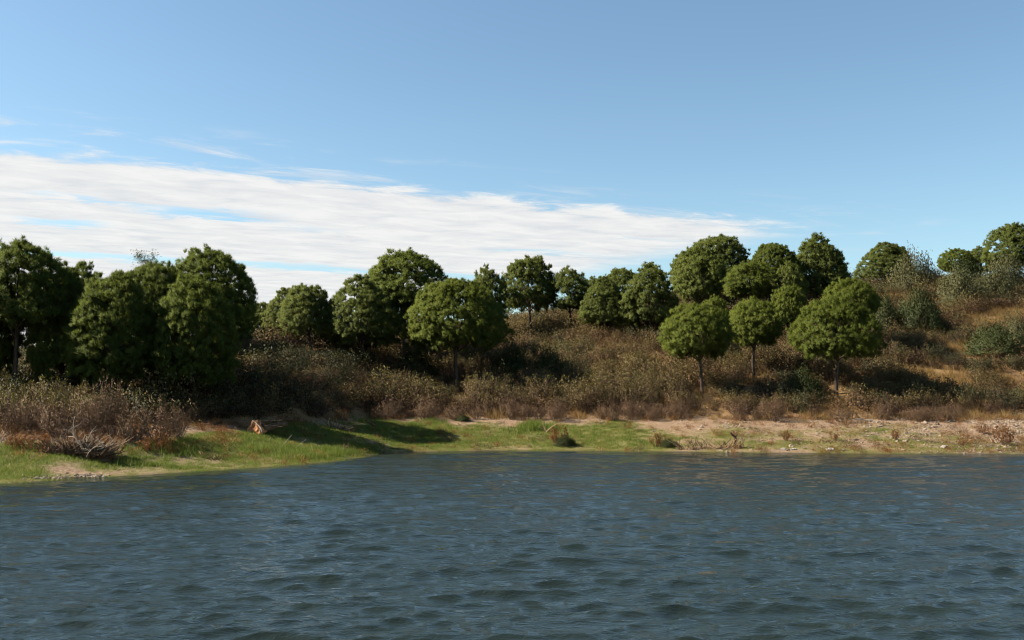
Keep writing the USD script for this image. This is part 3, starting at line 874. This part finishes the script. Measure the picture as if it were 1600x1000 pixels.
tries = 0
while sum(nz.values()) < 112 and tries < 4000:      # the thicket's front rows
    tries += 1
    x = rng.uniform(-8.5, 27)
    y = foot(x) + rng.uniform(0.2, 3.6) ** 1.0 + 0.5
    if not clear_of(spots, x, y, 0.82):
        continue
    if x < 11.5:
        bush(x, y, SC + SC + SB, 'edge', 0.8, 1.5)
    else:
        bush(x, y, SDK + SB + [SC[3]], 'dark', 0.65, 1.0)
tries, n0 = 0, sum(nz.values())
while sum(nz.values()) < n0 + 48 and tries < 3000:
    tries += 1
    x = rng.uniform(-7, 24)
    y = foot(x) + rng.uniform(-1.9, 0.7)
    if clear_of(spots, x, y, 0.55):
        bush(x, y, RT, 'twig', 0.5, 1.0, 'twig_bush')
tries, n0 = 0, sum(nz.values())
while sum(nz.values()) < n0 + 95 and tries < 4000:
    tries += 1
    x = rng.uniform(-8, 28)
    y = foot(x) + rng.uniform(4.3, 13)
    if clear_of(spots, x, y, 0.95):
        bush(x, y, SB + SC if x < 14 else SB + SDK + SC[:1], 'slope', 0.8, 1.4)
tries, n0 = 0, sum(nz.values())
while sum(nz.values()) < n0 + 24 and tries < 3000:
    tries += 1
    px = rng.uniform(-30, 150)
    y = rng.uniform(37.5, 42)
    x = (px - 800) / F * y
    if clear_of(spots, x, y, 0.75):
        bush(x, y, SC, 'left', 0.85, 1.2)
tries, n0 = 0, sum(nz.values())
while sum(nz.values()) < n0 + 34 and tries < 3000:
    tries += 1
    px = rng.uniform(255, 500)
    y = rng.uniform(48, 61)
    x = (px - 800) / F * y
    if y > foot(x) + 0.8 and clear_of(spots, x, y, 0.85):
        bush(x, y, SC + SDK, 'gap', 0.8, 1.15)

# reddish bushes by the left shore, each of its own
for k, (px, y, hw, hpx, mdl, label) in enumerate([
        (60, 36.8, 34, 62, RT[0], 'red-brown bare bush low at the left behind the orange ferns'),
        (105, 36.2, 36, 66, RT[1], 'wide purplish brown bush behind the dead branches on the left shore'),
        (150, 37.0, 34, 78, RT[2], 'red-brown bush rising left of the dark gap at the left grove'),
        (178, 37.6, 24, 92, RT[0], 'tallest reddish feathery bush of the left shore'),
        (215, 37.0, 30, 62, RT[1], 'dark reddish bush right of the tallest feathery one'),
        (252, 37.6, 34, 70, RT[2], 'dusky red-brown bush half in shade below the left grove'),
        (283, 38.6, 22, 52, RT[0], 'rightmost dusky bush of the left shore beside the lush grass'),
        (20, 36.4, 30, 56, RT[1], 'red-brown bush at the left edge above pale stones')]):
    shrub(px, y, hw, hpx, mdl, 0.72, [1.25, 1.0, 1.5][RT.index(mdl)], 'twig_bush', label, 'bush')
for k, (px, y, hw, hpx, label) in enumerate([
        (28, 34.0, 20, 24, 'orange dry fern at the left edge of the shore'),
        (62, 34.2, 24, 26, 'orange-brown dry fern left of the dead branches'),
        (132, 34.6, 22, 34, 'tall rusty dry fern directly behind the dead branches'),
        (182, 34.8, 22, 34, 'pale rusty dry fern right of the dead branches'),
        (240, 36.0, 22, 28, 'orange dry fern in the grass below the dusky bushes'),
        (262, 36.4, 16, 34, 'thin rusty fern at the edge of the lush grass'),
        (1024, 47.2, 17, 26, 'orange dry bush on the bank left of the reed heap'),
        (1558, 46.6, 20, 32, 'orange dry bush near the right end of the stony bank'),
        (1530, 49.0, 12, 18, 'small rusty plant left of the orange bush on the stony bank'),
        (1395, 47.6, 9, 20, 'thin rusty stalks in the middle of the stony bank'),
        (1300, 47.6, 10, 16, 'small dark rusty plant on the bank below the round-headed pine'),
        (1225, 47.8, 9, 18, 'small rusty plant right of the reed heap'),
        (533, 51.0, 14, 22, 'brown dry tuft standing in the green grass near the log'),
        (874, 48.0, 17, 30, 'tan and dark green small bush on the grassy bank')]):
    shrub(px, y, hw, hpx, RD[k % 2], 0.55, [0.75, 0.55][k % 2], 'dry_fern' if k < 6 else 'dry_bush', label, 'fern' if k < 6 else 'bush')
shrub(882, 47.7, 18, 16, LE[0], 1.05, 1.15, 'lentisk_shrub', 'small dark green shrub at the foot of the tan bush on the bank')
shrub(725, 54.0, 12, 9, LE[1], 1.05, 1.15, 'lentisk_shrub', 'tiny dark shrub at the thicket foot below the umbrella-shaped pine')
shrub(1043, 47.0, 15, 12, LE[1], 1.05, 1.15, 'lentisk_shrub', 'small dark green cushion left of the reed heap', rz=2.0)


# ---------------------------------------------------------------- stuff: scrub beyond, dry grass, green grass, stones
def instancer(name, label, category, protos, pos, scale, yaw, pick, tilt=None):
    path = '/World/' + name
    pi = UsdGeom.PointInstancer.Define(stage, path)
    rel = pi.CreatePrototypesRel()
    for k, (mesh, m) in enumerate(protos):
        p = usdkit.mesh(stage, '%s/%s_model_%d' % (path, name, k), mesh[:2], m)
        set_normals(p, mesh[2] if len(mesh) > 2 else None)
        rel.AddTarget(p.GetPath())
    pi.CreatePositionsAttr(Vt.Vec3fArray.FromNumpy(np.asarray(pos, np.float32)))
    sc = np.asarray(scale, np.float32)
    pi.CreateScalesAttr(Vt.Vec3fArray.FromNumpy(np.stack([sc] * 3, 1) if sc.ndim == 1 else sc))
    pi.CreateOrientationsAttr(Vt.QuathArray([Gf.Quath(float(math.cos(a / 2)), 0.0, 0.0, float(math.sin(a / 2))) for a in yaw]))
    pi.CreateProtoIndicesAttr(Vt.IntArray.FromNumpy(np.asarray(pick, np.int32)))
    tag(pi.GetPrim(), label, category, kind='stuff')


def one_mesh_scrub(h, spread, nst, nl, seed, leaf=(0.085, 0.04)):
    rng = np.random.default_rng(seed)
    base, ax = [], []
    for _ in range(nst):
        p = stem_points(rng, h, spread)
        for t in 0.1 + 0.9 * rng.uniform(0, 1, nl):
            i = min(int(t * (len(p) - 1)), len(p) - 2)
            q = p[i] + (p[i + 1] - p[i]) * (t * (len(p) - 1) - i)
            base.append(q + rng.normal(size=3) * 0.07)
            ax.append(rng.normal(size=3) * 0.7 + [0, 0, 0.8])
    base, ax = np.array(base), unit(np.array(ax))
    n = len(base)
    return facing(leaves(base, ax, leaf[0] * rng.uniform(0.6, 1.3, n), leaf[1] * rng.uniform(0.7, 1.3, n), rng), bush_normals(base, h, rng), 4)


def hill_scrub():
    rng = np.random.default_rng(31)
    protos = [(one_mesh_scrub(1.2, 0.75, 34, 20, 1), SCRUB_BROWN), (one_mesh_scrub(1.0, 0.8, 34, 20, 2), SCRUB), (one_mesh_scrub(1.1, 0.8, 34, 22, 3), SCRUB_DARK),
              (one_mesh_scrub(0.9, 0.7, 30, 18, 4), SCRUB_BROWN), (one_mesh_scrub(1.3, 0.7, 34, 20, 5), OLIVE)]
    n = 9500
    x, y = rng.uniform(-36, 52, n), rng.uniform(38, 104, n)
    d = y - foot(x)
    bare = noise2(x, y, 0.17, 3.3, 3)
    openn = np.interp(x, [-10, 8, 16, 22, 30], [-0.6, -0.5, -0.25, -0.12, -0.1])       # the right slope has open straw patches
    keep = (d > 0.7) & (np.abs(x) < 0.56 * y + 4) & (bare > openn - 0.2) & off_gold(x, y)
    x, y, d = x[keep], y[keep], d[keep]
    pick = np.where(rng.uniform(size=len(x)) < np.interp(x, [-10, 5, 20], [0.25, 0.5, 0.4]), 0, 1)
    u = rng.uniform(size=len(x))
    pick = np.where(u < 0.16, 3, pick)
    pick = np.where((u > 0.86) & (x > 8), 4, pick)
    pick = np.where((u > 0.92) & (x <= 8), 4, pick)
    pick = np.where((u > 0.72) & (u < 0.84), 2, pick)
    pick = np.where((x < -9) & (u > 0.3), 2, pick)
    z = terrain(x, y)
    sc = rng.uniform(0.6, 1.25, len(x)) * np.where(rng.uniform(size=len(x)) < 0.12, 1.45, 1.0)
    sc = sc * low_by_trunk(x, y)
    instancer('hillside_scrub', 'tangled brown and olive scrub covering the hillside', 'scrub', protos, np.stack([x, y, z], 1), sc, rng.uniform(0, 6.28, len(x)), pick)


def tuft(n, h, spread, w, seed, lean=0.35, curve=True):
    rng = np.random.default_rng(seed)
    b = np.zeros((n, 3))
    b[:, :2] = rng.normal(size=(n, 2)) * spread
    b[:, 2] = -0.03
    ax = unit(np.concatenate([rng.normal(size=(n, 2)) * lean, np.ones((n, 1))], 1))
    return facing(blades(b, ax, h * rng.uniform(0.5, 1.15, n), np.full(n, w) * rng.uniform(0.7, 1.3, n), rng), unit(rng.normal(size=(n, 3)) * 0.55 + [0, 0, 0.8]), 3)


def dry_grass():
    rng = np.random.default_rng(32)
    protos = [(tuft(70, 0.55, 0.16, 0.014, 1, 0.4), STRAW), (tuft(60, 0.42, 0.2, 0.014, 2, 0.5), STRAW), (tuft(60, 0.4, 0.2, 0.014, 3, 0.5), SCRUB_BROWN)]
    n = 9000
    x, y = rng.uniform(-14, 52, n), rng.uniform(45, 100, n)
    d = y - foot(x)
    keep = (d > -1.2) & (np.abs(x) < 0.56 * y + 3) & (rng.uniform(size=n) < np.interp(x, [-14, 5, 14, 22], [0.15, 0.3, 0.8, 1.0]))
    x, y = x[keep], y[keep]
    pick = rng.choice(3, len(x), p=[0.4, 0.4, 0.2])
    for a, b, r in GOLD:
        r = r * 0.75
        m = int(38 * r * r)
        th, rr = rng.uniform(0, 6.28, m), r * 1.1 * np.sqrt(rng.uniform(0, 1, m))
        x, y, pick = np.append(x, a + rr * np.cos(th)), np.append(y, b + rr * np.sin(th) * 1.2), np.append(pick, rng.integers(0, 2, m))
    instancer('dry_grass', 'straw coloured dry grass between the bushes on the slope', 'grass', protos, np.stack([x, y, terrain(x, y)], 1), rng.uniform(0.7, 1.35, len(x)), rng.uniform(0, 6.28, len(x)), pick)


def green_grass():
    rng = np.random.default_rng(33)
    protos = [(tuft(60, 0.10, 0.13, 0.010, 11, 0.6), GRASS), (tuft(60, 0.13, 0.12, 0.010, 12, 0.5), GRASS_LUSH), (tuft(50, 0.09, 0.14, 0.011, 13, 0.8), GRASS_PALE), (tuft(70, 0.27, 0.12, 0.011, 14, 0.4), GRASS_LUSH)]
    n = 90000
    x, y = rng.uniform(-26, 30, n), rng.uniform(26, 57, n)
    g = grass_amount(x, y)
    keep = (rng.uniform(size=n) < g) & (np.abs(x) < 0.55 * y + 1.5) & (y - shore(x) > np.where((x < -4) & (rng.uniform(size=n) < 0.35), -1.3, -0.3))
    x, y, g = x[keep], y[keep], g[keep]
    s = y - shore(x)
    u = rng.uniform(size=len(x))
    lush = noise2(x, y, 0.3, 7.7, 3)
    pale = np.interp(x, [-14, -5, 2, 8, 14], [0.14, 0.16, 0.25, 0.6, 0.8])
    pick = np.where(u < 0.45, 0, 1)
    pick = np.where(rng.uniform(size=len(x)) < np.clip(pale + 0.45 * (s < 0.9) - 0.3 * lush, 0, 0.95), 2, pick)
    tall = (lush > 0.10) & (rng.uniform(size=len(x)) < 0.22) & (s > 1.5) & (x < 6)
    pick = np.where(tall, 3, pick)
    sc = rng.uniform(0.7, 1.3, len(x)) * np.interp(g, [0, 0.5, 1], [0.65, 0.9, 1.05]) * np.interp(s, [-0.3, 0.6, 2.0], [0.75, 0.8, 1.0])
    ex, ey = rng.normal(1.1, 0.45, 60), rng.normal(52.0, 0.4, 60)
    x, y, sc, pick = np.append(x, ex), np.append(y, ey), np.append(sc, rng.uniform(1.2, 1.9, 60)), np.append(pick, np.full(60, 3))
    z = np.maximum(terrain(x, y), -0.05)
    print('grass', len(x))
    instancer('grass', 'bright green grass growing down to the water', 'grass', protos, np.stack([x, y, z], 1), sc, rng.uniform(0, 6.28, len(x)), pick)


def dry_weeds():
    rng = np.random.default_rng(35)

    def weed(n, h, spread, seed):
        r = np.random.default_rng(seed)
        v1 = tuft(n, h, spread, 0.012, seed, 0.6)
        b = np.stack([r.normal(size=n * 2) * spread * 1.2, r.normal(size=n * 2) * spread * 1.2, r.uniform(0.02, h * 0.9, n * 2)], 1)
        v2 = facing(leaves(b, unit(r.normal(size=b.shape)), r.uniform(0.03, 0.07, len(b)), r.uniform(0.015, 0.03, len(b)), r), unit(r.normal(size=b.shape) * 0.6 + [0, 0, 0.7]), 4)
        return np.vstack([v1[0], v2[0]]), np.vstack([v1[1], v2[1] + len(v1[0])]), np.vstack([v1[2], v2[2]])

    protos = [(weed(36, 0.3, 0.14, 1), RUST), (weed(30, 0.22, 0.15, 2), STRAW), (weed(36, 0.34, 0.12, 3), REDTWIG), (weed(30, 0.16, 0.16, 4), SCRUB_DARK)]
    n = 9000
    x, y = rng.uniform(-24, 30, n), rng.uniform(28, 57, n)
    t = (y - shore(x)) / np.maximum(foot(x) - shore(x), 1)
    clump = noise2(x, y, 0.55, 12.0, 3)
    dens = np.where(x < -9.8, np.interp(t, [0.2, 0.45, 0.7, 1.1], [0.0, 0.4, 0.95, 0.9]), np.interp(x, [-9, 1, 5, 12, 26], [0.2, 0.28, 0.5, 0.6, 0.6]) + 0.5 * np.clip((t - 0.8) / 0.2, 0, 1))
    keep = (rng.uniform(size=n) < dens * np.clip(0.8 + 2.6 * clump, 0.0, 1.0)) & (t > 0.0) & (t < 1.15) & (np.abs(x) < 0.55 * y + 1.5)
    x, y, t = x[keep], y[keep], t[keep]
    pick = rng.choice(4, len(x), p=[0.34, 0.3, 0.2, 0.16])
    pick = np.where((x < -9.8) & (rng.uniform(size=len(x)) < 0.5), 0, pick)
    instancer('dry_weeds', 'low rusty and straw coloured dry weeds scattered over the banks', 'weeds', protos, np.stack([x, y, terrain(x, y)], 1), rng.uniform(0.5, 1.2, len(x)), rng.uniform(0, 6.28, len(x)), pick)


def rock(seed, sub=1, flat=0.6):
    rng = np.random.default_rng(seed)
    m = trimesh.creation.icosphere(sub, 1.0)
    v = np.array(m.vertices)
    v *= (1 + 0.35 * rng.normal(size=(len(v), 1)).clip(-1, 1))
    return v * [1, 0.8, flat], np.array(m.faces)


def stones():
    rng = np.random.default_rng(34)
    protos = [(rock(i, 1, rng.uniform(0.45, 0.8)), STONE) for i in range(6)]
    P = []
    n = 36000
    x, y = rng.uniform(2, 30, n), rng.uniform(43, 57, n)
    t = (y - shore(x)) / np.maximum(foot(x) - shore(x), 1)
    dens = np.interp(x, [2, 8, 14, 18, 24], [0.02, 0.07, 0.2, 0.5, 0.9]) * np.interp(t, [0, 0.25, 0.7, 1.05, 1.15], [0.5, 0.6, 0.9, 0.9, 0]) * np.clip(0.6 + 2.2 * noise2(x, y, 0.4, 6.6, 3), 0.06, 1)
    keep = (rng.uniform(size=n) < dens) & (t > 0.01) & (t < 1.15)
    P.append(np.stack([x[keep], y[keep], 0.018 + 0.05 * rng.uniform(size=keep.sum()) ** 2 + 0.09 * rng.uniform(size=keep.sum()) ** 14], 1))
    for px, y0, n, sx, sy in ((118, 30.9, 260, 1.0, 0.35), (12, 35.3, 160, 0.6, 0.5), (150, 31.6, 120, 0.6, 0.3)):
        x0 = (px - 800) / F * y0
        P.append(np.stack([x0 + rng.normal(size=n) * sx * 0.6, y0 + rng.normal(size=n) * sy * 0.6, rng.uniform(0.02, 0.07, n)], 1))
    P = np.vstack(P)
    P = P[(P[:, 1] - shore(P[:, 0])) > 0.1]
    pos = np.stack([P[:, 0], P[:, 1], terrain(P[:, 0], P[:, 1]) + P[:, 2] * 0.1], 1)
    print('stones', len(P))
    instancer('stones', 'pale pinkish stones and rubble strewn over the bank', 'stones', protos, pos, P[:, 2], rng.uniform(0, 6.28, len(P)), rng.integers(0, 6, len(P)))


hill_scrub()
dry_grass()
green_grass()
dry_weeds()
stones()


# ---------------------------------------------------------------- single things on the bank
def at_pixel(px, py):
    p = on_ground(px, py)
    p[2] = max(float(terrain(p[0], p[1])), 0.0)
    return p


def branching(rng, p, d, L, r, depth, out, bend=0.35):
    q = [np.array(p, float)]
    dd = unit(np.array(d, float))
    for _ in range(4):
        dd = unit(dd + rng.normal(size=3) * bend * 0.5)
        q.append(q[-1] + dd * L / 4)
    out.append(tube(q, np.linspace(r, r * 0.55, 5), 5))
    if depth:
        for _ in range(2 + (rng.uniform() < 0.4)):
            i = int(rng.integers(2, 5))
            branching(rng, q[i], unit(dd + rng.normal(size=3) * 0.55 + [0, 0, 0.12]), L * rng.uniform(0.5, 0.75), r * 0.55, depth - 1, out, bend)


def dead_branches():
    rng = np.random.default_rng(50)
    b = at_pixel(124, 715)
    t = thing('dead_tree', 'uprooted dead bush with pale bare branches and dark root mass on the left shore', 'dead tree', b)
    out = []
    for d in ((0.9, 0, 0.55), (0.65, 0.1, 0.8), (0.35, 0, 1.0), (-0.1, 0.1, 1.0), (-0.5, 0.1, 0.9), (1.0, -0.1, 0.3)):
        branching(rng, (0.15, 0, 0.1), d, rng.uniform(0.5, 0.72), 0.026, 2, out)
    part('branches', join(out), DRIFT, t, True)
    out = []
    for _ in range(240):
        p0 = np.array([rng.uniform(-1.35, 0.85), rng.uniform(-0.2, 0.6), rng.uniform(0.0, 0.15)])
        out.append(tube(wiggle(p0, p0 + [rng.normal(0, 0.4), rng.uniform(-0.25, 0.3), rng.uniform(0.1, 0.75) * (1 - 0.4 * abs(p0[0] + 0.1))], 5, 0.04, rng), np.linspace(0.04, 0.008, 5), 4))
    part('roots', join(out), DARKWOOD, t, True)
    out = []
    for _ in range(150):
        p0 = np.array([rng.uniform(-1.2, 0.8), rng.uniform(0.1, 0.8), rng.uniform(0.0, 0.3)])
        out.append(tube(wiggle(p0, p0 + [rng.normal(0, 0.35), rng.uniform(-0.2, 0.3), rng.uniform(0.15, 0.6)], 5, 0.05, rng), np.linspace(0.018, 0.006, 5), 4))
    part('twigs', join(out), REED, t, True)
    m = trimesh.creation.icosphere(4, 1.0)
    v = np.array(m.vertices)
    v *= 1 + 1.6 * (np.asarray(fbm(v * 3.0 + 3.0, octaves=4)).reshape(-1, 1) - 0.4)
    v = v * [1.15, 0.3, 0.3] + [-0.25, 0.25, 0.0]
    part('root_plate', (v, np.array(m.faces)), DARKWOOD, t, False)


dead_branches()


def stick_heap(name, label, cat, px, py, w, dpt, h, n, m, seed, r=0.014, m2=None):
    rng = np.random.default_rng(seed)
    b = at_pixel(px, py)
    t = thing(name, label, cat, b)
    for k in range(n):
        p0 = np.array([rng.uniform(-w, w), rng.uniform(-dpt, dpt), 0.0])
        p0[2] = float(terrain(b[0] + p0[0], b[1] + p0[1])) - b[2] - 0.02
        a = rng.normal(0, 0.7)
        L = rng.uniform(0.25, 0.55) * h / 0.35
        p1 = p0 + [L * math.sin(a), rng.normal(0, 0.12), max(h * rng.uniform(0.2, 1.1), 0.03)]
        part('stick', tube(wiggle(p0, p1, 5, 0.02, rng), np.linspace(r, r * 0.5, 5) * rng.uniform(0.7, 1.3), 5), m if (m2 is None or rng.uniform() < 0.6) else m2, t, True)
    return t


stick_heap('reed_heap', 'long heap of tan dead reeds and driftwood at the water edge', 'driftwood', 1112, 701, 1.55, 0.25, 0.5, 120, REED, 61, 0.016, DARKWOOD)
stick_heap('twig_pile', 'small brown twig pile in the grass of the left spit', 'driftwood', 330, 717, 0.4, 0.2, 0.22, 40, DARKWOOD, 62, 0.013, REED)
stick_heap('branch_pile', 'tangle of whitish branches lying above the reed heap', 'driftwood', 1140, 668, 0.6, 0.2, 0.32, 18, DRIFT, 63, 0.018)
stick_heap('dead_stalks', 'cluster of brown dead stalks standing in the grass right of the log', 'dead plant', 531, 672, 0.45, 0.2, 0.5, 60, DARKWOOD, 64, 0.013, REED)
stick_heap('twig_pile', 'scatter of dark twigs on the bank below the round-headed pine', 'driftwood', 1290, 692, 0.9, 0.3, 0.2, 44, DARKWOOD, 65, 0.013, REED)
stick_heap('dead_stalks', 'pale broken stalk beside the small tan bush on the bank', 'dead plant', 853, 676, 0.06, 0.05, 0.5, 5, REED, 66, 0.03)


def log_and_root():
    rng = np.random.default_rng(70)
    b = at_pixel(398, 677)
    t = thing('fallen_log', 'broken log with bright orange split wood lying in grass by shade', 'log', b + [0, 0, 0.04], sc=(1.15, 1.15, 1.05))
    # split wedge of orange wood
    v = np.array([[-0.38, 0.05, -0.05], [0.30, -0.15, -0.05], [0.34, 0.18, -0.05], [-0.3, 0.35, -0.05], [-0.12, 0.05, 0.46], [0.18, 0.1, 0.33], [0.26, 0.03, 0.16], [-0.26, 0.12, 0.2]])
    hull = trimesh.convex.convex_hull(v)
    for _ in range(3):
        hull = hull.subdivide()
    vv = np.array(hull.vertices)
    vv += np.asarray(fbm(vv * [9, 9, 3] + 4.0, octaves=4)).reshape(-1, 1) * 0.3 - 0.12
    part('split_wood', (vv, np.array(hull.faces)), CUTWOOD, t)
    part('trunk', tube(wiggle([0.25, 0.2, 0.12], [1.0, 0.75, 0.3], 7, 0.02, rng), np.linspace(0.15, 0.1, 7), 10), DARKWOOD, t, True)
    part('pale_edge', tube(wiggle([-0.1, -0.02, 0.47], [0.3, -0.2, 0.0], 6, 0.03, rng), [0.012, 0.02, 0.016, 0.024, 0.018, 0.01], 6), DRIFT, t, True)
    for p0, p1 in (((-0.1, 0.2, 0.4), (0.9, 0.4, 0.46)), ((0.8, 0.4, 0.3), (0.65, 0.45, 0.62)), ((0.2, 0.3, 0.3), (0.95, 0.25, 0.2))):
        part('branch', tube(wiggle(p0, p1, 6, 0.03, rng), np.linspace(0.03, 0.014, 6), 6), STEM, t, True)


log_and_root()


def leaning_pole(px0, py0, px1, py1, label, r=0.009):
    a = at_pixel(px0, py0)
    rr = ray(px1, py1)
    y1 = a[1] + 0.35
    top = np.array([0, 0, CAM_H]) + rr * (y1 / rr[1])
    v, f = tube(np.linspace([0, 0, -0.1], top - a, 6) + np.random.default_rng(px0).normal(size=(6, 3)) * 0.006, np.linspace(r, r * 0.7, 6), 6)
    p = usdkit.mesh(stage, '/World/' + numbered('leaning_pole'), (v, f), DRIFT, smooth=True)
    p.AddTranslateOp().Set(Gf.Vec3d(*map(float, a)))
    tag(p.GetPrim(), label, 'pole')


leaning_pole(433, 701, 456, 680, 'longer pale thin pole leaning right in the green grass')
leaning_pole(452, 703, 478, 687, 'fainter thin pole leaning right of the longer pale pole', 0.006)


def single(name, label, cat, mesh, m, px, py, rz=0.0, dz=0.0, smooth=False):
    b = at_pixel(px, py)
    p = usdkit.mesh(stage, '/World/' + numbered(name), mesh, m, smooth=smooth)
    p.AddTranslateOp().Set(Gf.Vec3d(float(b[0]), float(b[1]), float(b[2]) + dz))
    p.AddRotateZOp().Set(math.degrees(rz))
    tag(p.GetPrim(), label, cat)


_r = np.random.default_rng(80)
single('driftwood_log', 'straight whitish log lying at the thicket edge above the stony bank', 'log', tube(wiggle([-0.55, 0, 0.14], [0.4, 0, 0.05], 6, 0.01, _r), np.linspace(0.03, 0.05, 6), 8), DRIFT, 1352, 659, 0.1, smooth=True)
single('driftwood_log', 'dark short log lying on the bare earth right of the dead stalks', 'log', tube(wiggle([-0.22, 0, 0.32], [0.25, 0, 0.03], 6, 0.01, _r), np.linspace(0.05, 0.06, 6), 8), DARKWOOD, 578, 666, 0.0, smooth=True)


def forked_stump():
    rng = np.random.default_rng(81)
    b = at_pixel(1148, 700)
    t = thing('forked_stump', 'dark forked stump leaning over the right end of the reed heap', 'stump', b, sc=(1.35, 1.35, 1.35))
    part('stem', tube(wiggle([0, 0, -0.05], [0.02, 0, 0.38], 5, 0.01, rng), np.linspace(0.06, 0.045, 5), 8), DARKWOOD, t, True)
    part('prong', tube(wiggle([0.02, 0, 0.36], [-0.14, 0, 0.52], 5, 0.01, rng), np.linspace(0.045, 0.03, 5), 7), DARKWOOD, t, True)
    part('prong', tube(wiggle([0.02, 0, 0.36], [0.1, 0.03, 0.46], 5, 0.01, rng), np.linspace(0.04, 0.025, 5), 7), DARKWOOD, t, True)


forked_stump()
WHITE = mat('white_stone', {'geo': ('geometry', {}), 'n': ('noise_texture', {'scale': 14.0, 'detail': 4.0}), 'r': ('rgb_ramp', {'ramp': [(0.35, (0.26, 0.21, 0.16)), (0.65, (0.44, 0.39, 0.33))]}), 'p': ('principled_bsdf', {'roughness': 0.85})},
            [('geo.position', 'n.vector'), ('n.fac', 'r.fac'), ('r.color', 'p.base_color')], surface='p.BSDF')
for k, (px, py, w, label) in enumerate([
        (1223, 703, 0.14, 'white flat stone at the water edge, left of two near the stony bank'),
        (1240, 703, 0.12, 'white flat stone at the water edge, beside the first one'),
        (1297, 703.5, 0.2, 'long white flat stone at the water edge below the round-headed pine'),
        (472, 701.5, 0.1, 'small pale stone in the grass of the inlet beside the thin poles'),
        (1476, 700, 0.2, 'large pale stone at the water edge of the stony bank')]):
    v, f = rock(300 + k, 2, 0.35)
    single('stone', label, 'stone', (v * w, f), WHITE, px, py, k * 0.3, 0.03)
print(nz)
